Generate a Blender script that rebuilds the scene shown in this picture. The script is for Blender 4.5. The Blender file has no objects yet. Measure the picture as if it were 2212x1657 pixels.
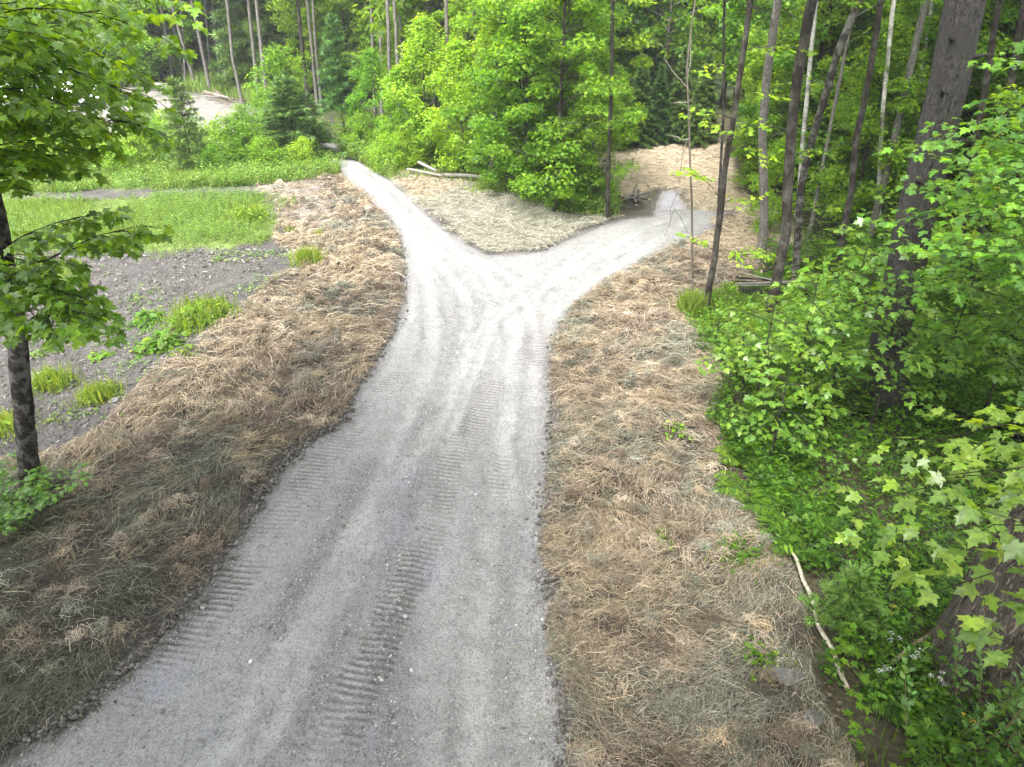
EXPO = 2.75
import bpy, math, numpy as np
from mathutils import Vector, Quaternion, Matrix
R = math.radians
sc = bpy.context.scene
COL = sc.collection
rs = np.random.RandomState
PI = math.pi

# ------------------------------------------------------------------ camera model (a drone 6 m above the road)
FX, CX, CY, CAMZ, PITCH = 1573.0, 1106.0, 828.5, 6.0, 30.0
sp, cp = math.sin(R(PITCH)), math.cos(R(PITCH))
def ray(u, v):
    a, b = (u-CX)/FX, -(v-CY)/FX
    return np.array([a, cp + b*sp, -sp + b*cp])
def sstep(a, b, x):
    t = np.clip((x-a)/(b-a), 0, 1); return t*t*(3-2*t)

# ------------------------------------------------------------------ value noise
def _hash(ix, iy, seed):
    h = (ix.astype(np.int64)*374761393 + iy.astype(np.int64)*668265263 + seed*1274126177) & 0x7fffffff
    h = ((h ^ (h >> 13))*1274126177) & 0x7fffffff
    h = (h ^ (h >> 16)) & 0xffff
    return h/65535.0
def vn(x, y, seed=0):
    x = np.asarray(x, float); y = np.asarray(y, float)
    ix, iy = np.floor(x), np.floor(y); fx, fy = x-ix, y-iy
    fx = fx*fx*(3-2*fx); fy = fy*fy*(3-2*fy)
    a, b = _hash(ix, iy, seed), _hash(ix+1, iy, seed)
    c, d = _hash(ix, iy+1, seed), _hash(ix+1, iy+1, seed)
    return (a+(b-a)*fx)*(1-fy) + (c+(d-c)*fx)*fy
def fbm(x, y, seed=0, o=4):
    s = 0; a = .5
    for i in range(o):
        s = s + a*(vn(x*2**i+13.7*i, y*2**i-7.1*i, seed+i)-.5)*2; a *= .5
    return s

# ------------------------------------------------------------------ terrain
def H(x, y):
    x = np.asarray(x, float); y = np.asarray(y, float)
    z = .10*fbm(x*.22, y*.22, 5, 2)*sstep(4, 12, np.abs(x)+y*.4)
    a = x/np.maximum(y, 5.0)
    left = 1-sstep(.02, .16, a)
    mid = sstep(.02, .16, a)*(1-sstep(.30, .45, a))
    right = sstep(.30, .45, a)
    z = z + left*np.clip(y-34, 0, 150)*.075*sstep(34, 60, y)
    z = z - mid*np.clip(y-36, 0, 120)*.10
    z = z - right*np.clip(y-19, 0, 90)*.085
    f = np.exp(-((x-5.3)/3.1)**4)
    z = z - f*(.42*sstep(19.6, 23, y)*(1-sstep(40, 55, y)) + .75*np.exp(-((y-22.35)/.95)**2))
    # little bank of the grass island between the two branches, and the swale left of the road
    z = z + .22*np.exp(-((x-.4)/2.6)**2-((y-21.0)/2.3)**2)
    z = z - .28*np.exp(-((x+5.7)/1.0)**2-((y-19.2)/2.2)**2)
    # ground falls gently from the road shoulder to the old dirt patch
    z = z - .25*sstep(-4.6, -8, x)*(1-sstep(12, 16, y))
    # forest floor at the right lies a little lower
    z = z - .30*sstep(4.2, 7.5, x)*(1-sstep(14, 19, y))
    return z
_T = np.concatenate([np.linspace(2, 40, 2400), np.linspace(40, 260, 1600)])
def P(u, v):
    d = ray(u, v)
    q = _T[:, None]*d[None, :] + np.array([0, 0, CAMZ])
    below = q[:, 2] <= H(q[:, 0], q[:, 1])
    i = int(np.argmax(below)) if below.any() else len(_T)-1
    t0, t1 = _T[max(i-1, 0)], _T[i]
    for _ in range(12):
        tm = .5*(t0+t1); p = d*tm
        if CAMZ + p[2] <= float(H(p[0], p[1])): t1 = tm
        else: t0 = tm
    p = d*t1
    return np.array([p[0], p[1], float(H(p[0], p[1]))])
def PY(u, v, Y):
    d = ray(u, v); t = Y/d[1]
    return np.array([d[0]*t, Y, CAMZ + d[2]*t])
def PZ(u, v, Z):
    d = ray(u, v); return d*Z + np.array([0, 0, CAMZ])
def poly(pts): return np.array([P(u, v)[:2] for u, v in pts])
def sdist(x, y, pg):
    """signed distance to polygon, positive inside"""
    x = np.asarray(x, float); y = np.asarray(y, float)
    d = np.full(x.shape, 1e9); ins = np.zeros(x.shape, bool); n = len(pg)
    for i in range(n):
        ax, ay = pg[i]; bx, by = pg[(i+1) % n]
        ex, ey = bx-ax, by-ay; L = ex*ex+ey*ey+1e-12
        t = np.clip(((x-ax)*ex+(y-ay)*ey)/L, 0, 1)
        d = np.minimum(d, (x-ax-t*ex)**2+(y-ay-t*ey)**2)
        c = ((ay > y) != (by > y))
        with np.errstate(divide='ignore', invalid='ignore'):
            xi = ax + (y-ay)*ex/(ey if ey != 0 else 1e-12)
        ins ^= c & (x < xi)
    d = np.sqrt(d); return np.where(ins, d, -d)
def pdist(x, y, pl):
    """distance to polyline, arc length there, side offset"""
    x = np.asarray(x, float); y = np.asarray(y, float)
    d = np.full(x.shape, 1e9); s = np.zeros(x.shape); acc = 0
    for i in range(len(pl)-1):
        ax, ay = pl[i]; bx, by = pl[i+1]; ex, ey = bx-ax, by-ay; L = math.hypot(ex, ey)+1e-9
        t = np.clip(((x-ax)*ex+(y-ay)*ey)/(L*L), 0, 1)
        dd = np.hypot(x-ax-t*ex, y-ay-t*ey); m = dd < d
        d = np.where(m, dd, d); s = np.where(m, acc+t*L, s); acc += L
    return d, s, acc

# ------------------------------------------------------------------ mesh collector
class MB:
    def __init__(s): s.V = []; s.C = []; s.F = {}; s.n = 0; s.M = {}
    def add(s, V, F, col, mat=0):
        V = np.asarray(V, float); F = np.asarray(F, np.int64)
        c = np.asarray(col, float)
        if c.ndim == 1: c = np.tile(c, (len(V), 1))
        s.V.append(V); s.C.append(c); k = F.shape[1]
        s.F.setdefault((k, mat), []).append(F + s.n); s.n += len(V)
    def build(s, name, mats, parent=None, smooth=False):
        me = bpy.data.meshes.new(name)
        if s.n:
            V = np.concatenate(s.V); C = np.concatenate(s.C)
            me.vertices.add(len(V)); me.vertices.foreach_set('co', V.astype(np.float32).ravel())
            loops, starts, mi = [], [], []; off = 0
            for (k, mat), L in s.F.items():
                F = np.concatenate(L); loops.append(F.ravel())
                starts.append(off + np.arange(len(F))*k); off += F.size; mi.append(np.full(len(F), mat))
            loops = np.concatenate(loops); starts = np.concatenate(starts); mi = np.concatenate(mi)
            me.loops.add(len(loops)); me.loops.foreach_set('vertex_index', loops.astype(np.int32))
            me.polygons.add(len(starts)); me.polygons.foreach_set('loop_start', starts.astype(np.int32))
            me.polygons.foreach_set('material_index', mi.astype(np.int32))
            if smooth: me.polygons.foreach_set('use_smooth', np.ones(len(starts), bool))
            at = me.color_attributes.new('Col', 'FLOAT_COLOR', 'POINT')
            at.data.foreach_set('color', np.concatenate([C, np.ones((len(C), 1))], 1).astype(np.float32).ravel())
            me.update(calc_edges=True); me.validate()
        for m in (mats if isinstance(mats, (list, tuple)) else [mats]): me.materials.append(m)
        o = bpy.data.objects.new(name, me); COL.objects.link(o)
        if parent is not None: o.parent = parent
        return o
def tag(o, label=None, cat=None, group=None, kind=None):
    if label: o['label'] = label
    if cat: o['category'] = cat
    if group: o['group'] = group
    if kind: o['kind'] = kind
    return o
def empty(name, loc, label, cat, group=None):
    o = bpy.data.objects.new(name, None); COL.objects.link(o); o.location = loc
    o.empty_display_size = .2
    return tag(o, label, cat, group)
def nrm(v):
    v = np.asarray(v, float); return v/(np.linalg.norm(v, axis=-1, keepdims=True)+1e-12)

def tube(mb, pts, rad, k=8, col=(1, 1, 1), rough=0, rng=None, mat=0, cap=False, cmat=0, ccol=None):
    pts = np.asarray(pts, float); n = len(pts); rad = np.broadcast_to(np.asarray(rad, float), (n,))
    T = np.gradient(pts, axis=0); T = nrm(T)
    a = np.array([1., 0, 0]) if abs(T[0][0]) < .8 else np.array([0, 1., 0])
    u = nrm(np.cross(T[0], a)); U = [u]
    for i in range(1, n):
        u = U[-1]-T[i]*np.dot(U[-1], T[i]); U.append(nrm(u))
    U = np.array(U); W = np.cross(T, U)
    th = np.arange(k)*2*PI/k
    rr = np.repeat(rad[:, None], k, 1)
    if rough and rng is not None:
        lob = 1+rough*.6*np.cos(th*3+rng.rand()*6)[None, :]+rough*.4*np.cos(th*5+rng.rand()*6)[None, :]
        rr = rr*lob*(1+rough*(rng.rand(n, k)-.5))
    V = pts[:, None, :] + rr[..., None]*(np.cos(th)[None, :, None]*U[:, None, :] + np.sin(th)[None, :, None]*W[:, None, :])
    i = np.arange(n-1)[:, None]*k; j = np.arange(k)[None, :]; j2 = (j+1) % k
    F = np.stack([i+j, i+j2, i+k+j2, i+k+j], -1).reshape(-1, 4)
    c = np.asarray(col, float)
    mb.add(V.reshape(-1, 3), F, c, mat)
    if cap:
        for e in (0, n-1):
            Vc = np.concatenate([V[e], pts[e][None]]); jj = np.arange(k)
            Fc = np.stack([jj, (jj+1) % k, np.full(k, k)], -1)
            if e == 0: Fc = Fc[:, ::-1]
            mb.add(Vc, Fc, ccol if ccol is not None else col, cmat)

# ------------------------------------------------------------------ leaf shapes (x right, y towards the tip, z up)
def _fan(half, cy, fold=.18, droop=.25):
    pts = [(x, y) for x, y in half] + [(-x, y) for x, y in half[-2:0:-1]]
    p = np.array([(0, cy)] + pts); n = len(pts)
    z = -droop*(p[:, 1]-cy)**2 - droop*.5*p[:, 0]**2 + fold*np.abs(p[:, 0])*.35
    V = np.column_stack([p, z]); i = np.arange(n)
    return V, np.stack([np.zeros(n, int), 1+i, 1+(i+1) % n], -1)
MAPLE = _fan([(0, 0), (.17, -.07), (.40, -.03), (.30, .11), (.42, .20), (.64, .46), (.44, .45), (.25, .50), (.23, .64), (.31, .78), (.15, .80), (0, 1.08)], .34)
MAPLE2 = _fan([(0, 0), (.40, .02), (.28, .18), (.60, .48), (.23, .52), (0, 1.05)], .35)
OVAL = _fan([(0, 0), (.24, .25), (.27, .52), (0, 1)], .45)
QUADL = (np.array([(0, 0, 0), (.36, .42, .07), (0, 1, -.12), (-.36, .42, .07)], float), np.array([[0, 1, 2, 3]]))
LANCE = (np.array([(0, 0, 0), (.13, .35, .03), (0, 1, -.10), (-.13, .35, .03)], float), np.array([[0, 1, 2, 3]]))
def _tuft():
    V, F = [], []
    for k in range(7):
        a = (k-3)*.42; b = ((k*37) % 7-3)*.16; L = 1-.10*abs(k-3)
        d = np.array([math.sin(a), math.cos(a), b]); s = np.array([math.cos(a), -math.sin(a), 0])*.085
        V += [-s, s, d*L]; F.append([3*k, 3*k+1, 3*k+2])
    return np.array(V), np.array(F)
TUFT = _tuft()

def place(mb, tmpl, pos, fwd, size, col, rng, roll=.35, up=None):
    """copies of a leaf template: fwd = direction of the tip, surface facing mostly up"""
    pos = np.asarray(pos, float)
    n = len(pos)
    if n == 0: return
    f = nrm(fwd); z = np.tile(np.array([0, 0, 1.]), (n, 1)) if up is None else np.asarray(up, float)
    r = np.cross(f, z); bad = np.linalg.norm(r, axis=1) < 1e-3; r[bad] = [1, 0, 0]; r = nrm(r); u = np.cross(r, f)
    a = rng.randn(n)*roll; ca, sa = np.cos(a)[:, None], np.sin(a)[:, None]
    r, u = r*ca+u*sa, u*ca-r*sa
    T, F = tmpl; s = np.broadcast_to(np.asarray(size, float), (n,))
    V = pos[:, None, :] + s[:, None, None]*(T[None, :, 0:1]*r[:, None, :] + T[None, :, 1:2]*f[:, None, :] + T[None, :, 2:3]*u[:, None, :])
    k = len(T); FF = (F[None] + (np.arange(n)*k)[:, None, None]).reshape(-1, F.shape[1])
    c = np.asarray(col, float); c = np.tile(c, (n, 1)) if c.ndim == 1 else c
    mb.add(V.reshape(-1, 3), FF, np.repeat(c, k, 0))
def pal(rng, n, cols, w=None, j=.18):
    cols = np.array(cols, float); i = rng.choice(len(cols), n, p=w); k = rng.choice(len(cols), n, p=w)
    t = rng.rand(n, 1); c = cols[i]*t+cols[k]*(1-t)
    return c*(1+j*rng.randn(n, 1)).clip(.5, 1.6)

G_BRIGHT = [(.135, .260, .018), (.095, .205, .016), (.180, .300, .024)]
G_MID = [(.085, .180, .015), (.060, .135, .014), (.120, .220, .016)]
G_DEEP = [(.048, .110, .016), (.065, .135, .014), (.034, .085, .014)]
G_NEAR = [(.110, .205, .022), (.075, .160, .018), (.155, .250, .028), (.105, .200, .034)]
G_SPRUCE = [(.028, .070, .014), (.045, .100, .016), (.075, .150, .020)]
G_GRASS = [(.100, .175, .020), (.145, .215, .036), (.068, .130, .017), (.18, .23, .07)]

# ------------------------------------------------------------------ materials
def newmat(name):
    m = bpy.data.materials.new(name); m.use_nodes = True; nt = m.node_tree; nt.nodes.clear(); return m, nt
class N:
    def __init__(s, nt): s.nt = nt
    def __call__(s, typ, **kw):
        n = s.nt.nodes.new(typ)
        for k, v in kw.items():
            if k.startswith('i_'):
                key = k[2:]; key = int(key) if key.isdigit() else key.replace('_', ' ')
                if hasattr(v, 'is_output'): s.nt.links.new(v, n.inputs[key])
                else: n.inputs[key].default_value = v
            else: setattr(n, k, v)
        return n
    def mul(s, a, b): return s.mix(a, b, 'MULTIPLY', 1)
    def mix(s, a, b, mode='MIX', f=.5):
        n = s.nt.nodes.new('ShaderNodeMix'); n.data_type = 'RGBA'; n.blend_type = mode; n.clamp_factor = True
        for sock, v in ((n.inputs[0], f), (n.inputs[6], a), (n.inputs[7], b)):
            if hasattr(v, 'is_output'): s.nt.links.new(v, sock)
            elif sock == n.inputs[0]: sock.default_value = v
            else: sock.default_value = (*v, 1) if len(v) == 3 else v
        return n.outputs[2]
    def ramp(s, f, stops, interp='LINEAR'):
        n = s.nt.nodes.new('ShaderNodeValToRGB'); s.nt.links.new(f, n.inputs[0]); e = n.color_ramp; e.interpolation = interp
        while len(e.elements) < len(stops): e.elements.new(.5)
        for el, (p, c) in zip(e.elements, stops):
            el.position = p; el.color = (c, c, c, 1) if not hasattr(c, '__len__') else (*c, 1)
        return n.outputs[0]
def leaf_mat(name, trans=.56, rough=.5, tint=(2.6, 2.15, .7), var=.22, spec=.35):
    m, nt = newmat(name); n = N(nt)
    at = n('ShaderNodeAttribute', attribute_name='Col'); oi = n('ShaderNodeObjectInfo')
    h = n('ShaderNodeMapRange', i_0=oi.outputs['Random'], i_3=.5-.018, i_4=.5+.018)
    v = n('ShaderNodeMapRange', i_0=oi.outputs['Random'], i_3=1+var, i_4=1-var)
    hs = n('ShaderNodeHueSaturation', i_Hue=h.outputs[0], i_Value=v.outputs[0], i_Color=at.outputs['Color'])
    b = n('ShaderNodeBsdfPrincipled', i_Base_Color=hs.outputs[0], i_Roughness=rough)
    b.inputs['Specular IOR Level'].default_value = spec
    gc = n('ShaderNodeTexCoord'); ln = n('ShaderNodeTexNoise', i_Vector=gc.outputs['Object'], i_Scale=34, i_Detail=3)
    lc = n.mul(hs.outputs[0], n.ramp(ln.outputs[0], [(.32, .72), (.5, 1), (.68, 1.3)])); nt.links.new(lc, b.inputs['Base Color'])
    tc = n.mul(lc, tint)
    t = n('ShaderNodeBsdfTranslucent', i_Color=tc)
    mx = n('ShaderNodeMixShader', i_0=trans, i_1=b.outputs[0], i_2=t.outputs[0])
    n('ShaderNodeOutputMaterial', i_Surface=mx.outputs[0]); return m
def bark_mat(name, c1, c2, c3, scale=9, stretch=.22, bump=.5, dist=.02, patch=2.2, ring=False, crackf=.8):
    m, nt = newmat(name); n = N(nt)
    tc = n('ShaderNodeTexCoord'); mp = n('ShaderNodeMapping', i_Vector=tc.outputs['Object'])
    mp.inputs['Scale'].default_value = (1, 1, 6.0 if ring else stretch)
    no = n('ShaderNodeTexNoise', i_Vector=mp.outputs[0], i_Scale=scale, i_Detail=8, i_Roughness=.68, i_Distortion=.6)
    wn = n('ShaderNodeTexNoise', i_Vector=mp.outputs[0], i_Scale=scale*.8, i_Detail=4)
    wa = n('ShaderNodeVectorMath', operation='MULTIPLY_ADD', i_0=wn.outputs['Color'], i_1=(.16, .16, .30), i_2=mp.outputs[0])
    vo = n('ShaderNodeTexVoronoi', i_Vector=wa.outputs[0], i_Scale=scale*1.7, feature='DISTANCE_TO_EDGE')
    pn = n('ShaderNodeTexNoise', i_Vector=tc.outputs['Object'], i_Scale=patch, i_Detail=5, i_Roughness=.65)
    c = n.mix(c1, c2, f=n.ramp(no.outputs[0], [(.36, 0), (.62, 1)]))
    c = n.mix(c, c3, f=n.ramp(pn.outputs[0], [(.47, 0), (.60, .85)]))
    crack = n.ramp(vo.outputs['Distance'], [(0, .30), (.30, 1)])
    at = n('ShaderNodeAttribute', attribute_name='Col')
    c = n.mul(n.mul(c, n.mix((1, 1, 1), crack, f=crackf if not ring else .25)), at.outputs['Color'])
    hh = n('ShaderNodeMath', operation='MULTIPLY_ADD', i_0=no.outputs[0], i_1=.6, i_2=crack)
    bp = n('ShaderNodeBump', i_Strength=bump, i_Distance=dist, i_Height=hh.outputs[0])
    b = n('ShaderNodeBsdfPrincipled', i_Base_Color=c, i_Roughness=.92, i_Normal=bp.outputs[0])
    b.inputs['Specular IOR Level'].default_value = .15
    n('ShaderNodeOutputMaterial', i_Surface=b.outputs[0]); return m
def plain_mat(name, rough=.85, spec=.2, nscale=30, amt=.35, bump=.0, metallic=0, bdist=.01):
    m, nt = newmat(name); n = N(nt)
    at = n('ShaderNodeAttribute', attribute_name='Col'); tc = n('ShaderNodeTexCoord')
    no = n('ShaderNodeTexNoise', i_Vector=tc.outputs['Object'], i_Scale=nscale, i_Detail=6, i_Roughness=.6)
    c = n.mul(at.outputs['Color'], n.ramp(no.outputs[0], [(.3, 1-amt), (.7, 1+amt)]))
    b = n('ShaderNodeBsdfPrincipled', i_Base_Color=c, i_Roughness=rough, i_Metallic=metallic)
    b.inputs['Specular IOR Level'].default_value = spec
    if bump:
        bp = n('ShaderNodeBump', i_Strength=bump, i_Distance=bdist, i_Height=no.outputs[0]); nt.links.new(bp.outputs[0], b.inputs['Normal'])
    n('ShaderNodeOutputMaterial', i_Surface=b.outputs[0]); return m
def ground_mat():
    m, nt = newmat('earth'); n = N(nt)
    at = n('ShaderNodeAttribute', attribute_name='Col'); tc = n('ShaderNodeTexCoord')
    a = n('ShaderNodeTexNoise', i_Vector=tc.outputs['Object'], i_Scale=22, i_Detail=9, i_Roughness=.72)
    b_ = n('ShaderNodeTexNoise', i_Vector=tc.outputs['Object'], i_Scale=2.3, i_Detail=6, i_Roughness=.6)
    c = n.mul(at.outputs['Color'], n.ramp(a.outputs[0], [(.30, .35), (.5, .95), (.70, 1.75)]))
    c = n.mul(c, n.ramp(b_.outputs[0], [(.3, .72), (.7, 1.25)]))
    bp = n('ShaderNodeBump', i_Strength=.8, i_Distance=.03, i_Height=a.outputs[0])
    b = n('ShaderNodeBsdfPrincipled', i_Base_Color=c, i_Roughness=.95, i_Normal=bp.outputs[0]); b.inputs['Specular IOR Level'].default_value = .1
    n('ShaderNodeOutputMaterial', i_Surface=b.outputs[0]); return m
def road_mat():
    m, nt = newmat('crushed_gravel'); n = N(nt)
    at = n('ShaderNodeAttribute', attribute_name='Col'); tc = n('ShaderNodeTexCoord')
    v1 = n('ShaderNodeTexVoronoi', i_Vector=tc.outputs['Object'], i_Scale=48, i_Randomness=1)
    v2 = n('ShaderNodeTexVoronoi', i_Vector=tc.outputs['Object'], i_Scale=120, i_Randomness=1)
    no = n('ShaderNodeTexNoise', i_Vector=tc.outputs['Object'], i_Scale=5, i_Detail=9, i_Roughness=.75)
    st = n.ramp(v1.outputs['Color'], [(0, .55), (.4, .95), (1, 1.25)])
    c = n.mul(at.outputs['Color'], n.mix((1, 1, 1), st, f=.75))
    c = n.mul(c, n.ramp(v2.outputs['Distance'], [(0, 1.15), (.75, .62)]))
    c = n.mul(c, n.ramp(no.outputs[0], [(.28, .76), (.5, .98), (.72, 1.16)]))
    hh = n('ShaderNodeMath', operation='ADD', i_0=v1.outputs['Distance'], i_1=v2.outputs['Distance'])
    bp = n('ShaderNodeBump', i_Strength=.9, i_Distance=.016, i_Height=hh.outputs[0], invert=True)
    b = n('ShaderNodeBsdfPrincipled', i_Base_Color=c, i_Roughness=.95, i_Normal=bp.outputs[0]); b.inputs['Specular IOR Level'].default_value = .12
    n('ShaderNodeOutputMaterial', i_Surface=b.outputs[0]); return m
M_EARTH = ground_mat(); M_ROAD = road_mat()
M_LEAF = leaf_mat('broad_leaf'); M_LEAFN = leaf_mat('maple_leaf', .45, .36, var=.12, spec=.5)
M_NEEDLE = leaf_mat('needle', .15, .6, var=.2); M_GRASS = leaf_mat('grass_blade', .35, .55, var=.05)
M_STRAW = leaf_mat('dry_straw', .06, .8, (1.0, 1.0, .9), .0, .1)
M_PINE = bark_mat('pine_bark', (.030, .027, .025), (.150, .140, .132), (.085, .078, .072), 30, .42, 1.0, .03, crackf=.6)
M_MAPLE = bark_mat('maple_bark', (.016, .013, .011), (.066, .056, .046), (.13, .12, .105), 26, .25, .8, .02, 3.2)
M_LICHEN = bark_mat('lichen_bark', (.012, .010, .008), (.055, .048, .040), (.19, .18, .16), 22, .6, .8, .015, 7.5)
M_OAK = bark_mat('furrowed_bark', (.045, .038, .030), (.20, .172, .138), (.11, .097, .08), 17, .16, 1.0, .04, 2.5, crackf=.75)
M_GREY = bark_mat('grey_bark', (.085, .078, .070), (.22, .205, .185), (.13, .12, .105), 16, .35, .5, .012, 2.5)
M_BIRCH = bark_mat('birch_bark', (.34, .32, .30), (.66, .64, .60), (.20, .18, .165), 5, .3, .3, .006, 3.6, ring=True)
M_DEAD = plain_mat('weathered_wood', nscale=26, amt=.45, bump=.4)
M_STONE = plain_mat('stone', nscale=18, amt=.35, bump=.5)
M_CHIP = plain_mat('chip', nscale=12, amt=.2)
M_CAR = plain_mat('white_paint', rough=.25, spec=.5, nscale=3, amt=.03)
M_GLASS = plain_mat('dark_glass', rough=.06, spec=.7, nscale=3, amt=.03)
M_RUBBER = plain_mat('black_rubber', rough=.7, spec=.3, nscale=20, amt=.15)
M_PETAL = leaf_mat('petal', .3, .6, (1, 1, 1), 0)
# ================================================================== camera, light
cam = bpy.data.cameras.new('camera'); co = bpy.data.objects.new('camera', cam); COL.objects.link(co)
cam.sensor_width = 36; cam.lens = 36*FX/2212; cam.clip_end = 3000; cam.clip_start = .05
co.location = (0, 0, CAMZ); co.rotation_euler = (R(90-PITCH), 0, 0); sc.camera = co
SUN_EL, SUN_AZ = 58, 205          # azimuth clockwise from +y: behind the camera, a little to the left
w = bpy.data.worlds.new('World'); sc.world = w; w.use_nodes = True; nt = w.node_tree
bg = nt.nodes['Background']; sky = nt.nodes.new('ShaderNodeTexSky'); sky.sky_type = 'NISHITA'; sky.sun_disc = False
sky.sun_elevation = R(SUN_EL); sky.sun_rotation = R(SUN_AZ); sky.air_density = 1.0; sky.dust_density = 4.0; sky.ozone_density = .6
hs = nt.nodes.new('ShaderNodeHueSaturation'); hs.inputs['Saturation'].default_value = .22    # a veil of cloud: nearly white light
nt.links.new(sky.outputs[0], hs.inputs['Color']); nt.links.new(hs.outputs[0], bg.inputs['Color']); bg.inputs['Strength'].default_value = .15
sl = bpy.data.lights.new('sun', 'SUN'); sl.energy = 1.2; sl.angle = R(16); sl.color = (1, .965, .91)
so = bpy.data.objects.new('sun', sl); COL.objects.link(so)
sd = Vector((math.sin(R(SUN_AZ))*math.cos(R(SUN_EL)), math.cos(R(SUN_AZ))*math.cos(R(SUN_EL)), math.sin(R(SUN_EL))))
so.rotation_euler = sd.to_track_quat('Z', 'Y').to_euler(); so.location = (0, -5, 30)
vs = sc.view_settings; vs.view_transform = 'Standard'; vs.look = 'None'; vs.gamma = 1; vs.exposure = EXPO
sc.cycles.max_bounces = 7; sc.cycles.diffuse_bounces = 4; sc.cycles.glossy_bounces = 2; sc.cycles.transmission_bounces = 3
sc.cycles.use_denoising = True; sc.cycles.use_adaptive_sampling = True; sc.cycles.adaptive_threshold = .015
sc.cycles.caustics_reflective = False; sc.cycles.caustics_refractive = False

# ================================================================== zones read off the photograph (pixels of a 2212 px wide view)
ROADL = [(-250, 1900), (0, 1657), (60, 1600), (130, 1550), (200, 1500), (290, 1420), (370, 1340), (450, 1240), (510, 1150), (560, 1070), (610, 1000), (670, 945),
         (735, 905), (752, 855), (792, 800), (830, 735), (852, 690), (864, 640), (868, 590), (866, 540), (850, 500), (830, 468), (800, 437), (772, 410), (735, 375), (704, 348), (684, 318), (684, 300), (705, 285)]
ROADV = [(728, 285), (722, 305), (738, 325), (790, 355), (850, 393), (900, 440), (960, 490), (1020, 530), (1055, 546), (1110, 546), (1170, 540), (1210, 521), (1280, 491), (1340, 472), (1408, 464)]
CREST = 20.4
ROADR = [(1548, 490), (1480, 522), (1400, 562), (1320, 612), (1262, 650), (1226, 690), (1210, 720), (1200, 780), (1195, 860), (1197, 950), (1194, 1020), (1180, 1100),
         (1186, 1170), (1190, 1250), (1200, 1350), (1214, 1450), (1228, 1560), (1236, 1657), (1270, 1900)]
pL, pV, pR = poly(ROADL), poly(ROADV), poly(ROADR)
# the right branch goes over a crest, through a dip and on up the far field
far_road = np.array([[4.0, 20.6], [4.3, 22.0], [4.45, 22.9], [5.0, 24.3], [5.72, 24.3], [5.7, 22.9], [5.95, 21.4], [6.2, 20.2]])
back = np.array([[2.3, -9.0], [-4.6, -9.0]])
ROADP = np.concatenate([pL, pV, far_road, pR, back])
Z_MULCHL = poly([(735, 362), (690, 385), (640, 398), (560, 402), (600, 440), (612, 475), (598, 520), (640, 540), (650, 575), (600, 600), (560, 640), (500, 690), (420, 755), (360, 790), (290, 860), (230, 930), (130, 985), (0, 1005), (-700, 1040), (-700, 2300), (300, 2300)] + [(u+60, v) for u, v in ROADL[1:-4]])
Z_SWALE = poly([(560, 402), (640, 398), (690, 392), (715, 425), (720, 480), (690, 492), (625, 484), (603, 455)])
Z_MULCHR = poly([(1560, 540), (1610, 560), (1640, 596), (1560, 620), (1490, 640), (1470, 690), (1520, 740), (1540, 800), (1530, 880), (1550, 960), (1570, 1040), (1610, 1110), (1670, 1180), (1710, 1270), (1730, 1350), (1720, 1440), (1750, 1530), (1800, 1600), (1830, 1700), (1950, 2300), (1200, 2300)] + [(u-60, v) for u, v in ROADR[::-1][1:-1]])
Z_ISLE = poly([(842, 378), (900, 372), (960, 385), (1050, 402), (1120, 418), (1200, 448), (1250, 466), (1345, 470), (1300, 492), (1200, 535), (1110, 552), (1055, 552), (1010, 535), (950, 490), (890, 440)])
Z_ISLETAN = poly([(838, 372), (900, 368), (980, 384), (1010, 398), (940, 425), (900, 425)])
Z_FIELD = np.array([[2.7, 23.3], [2.6, 27.0], [3.2, 30.5], [5.5, 32.5], [8.4, 31.3], [7.9, 26.0], [7.4, 21.0], [7.4, 17.0], [6.9, 16.4], [6.4, 19.5], [6.2, 22.5], [4.9, 24.5], [4.2, 23.6]])
Z_LAWN = poly([(-300, 452), (0, 440), (300, 428), (560, 420), (596, 445), (603, 470), (596, 505), (560, 532), (430, 538), (320, 545), (150, 532), (0, 560), (-300, 600)])
Z_LAWN2 = poly([(-200, 575), (60, 565), (150, 575), (170, 610), (100, 640), (-200, 660)])
Z_STRIP = poly([(-300, 432), (0, 424), (200, 410), (400, 404), (560, 398), (660, 388), (735, 372), (700, 345), (680, 318), (560, 335), (300, 350), (0, 372), (-300, 390)])
Z_BRUSH = poly([(-400, 395), (0, 380), (300, 355), (560, 340), (690, 320), (690, 280), (540, 285), (300, 300), (0, 300), (-400, 300)])
Z_CLEAR = poly([(-300, 280), (0, 250), (60, 205), (280, 196), (400, 200), (480, 212), (545, 240), (570, 285), (560, 300), (280, 305), (0, 300), (-300, 310)])
Z_RSIDE = poly([(735, 325), (790, 350), (850, 385), (960, 388), (1100, 418), (1200, 448), (1320, 470), (1330, 420), (1200, 330), (900, 290), (740, 300)])
Z_FIELD2 = poly([(1530, 472), (1600, 462), (1660, 470), (1650, 560), (1600, 600), (1470, 575), (1470, 530), (1545, 492)])
Z_FGRASS = np.array([[2.6, 29.5], [3.2, 30.3], [4.6, 31.6], [5.2, 33.5], [2.6, 33.0]])

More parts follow.
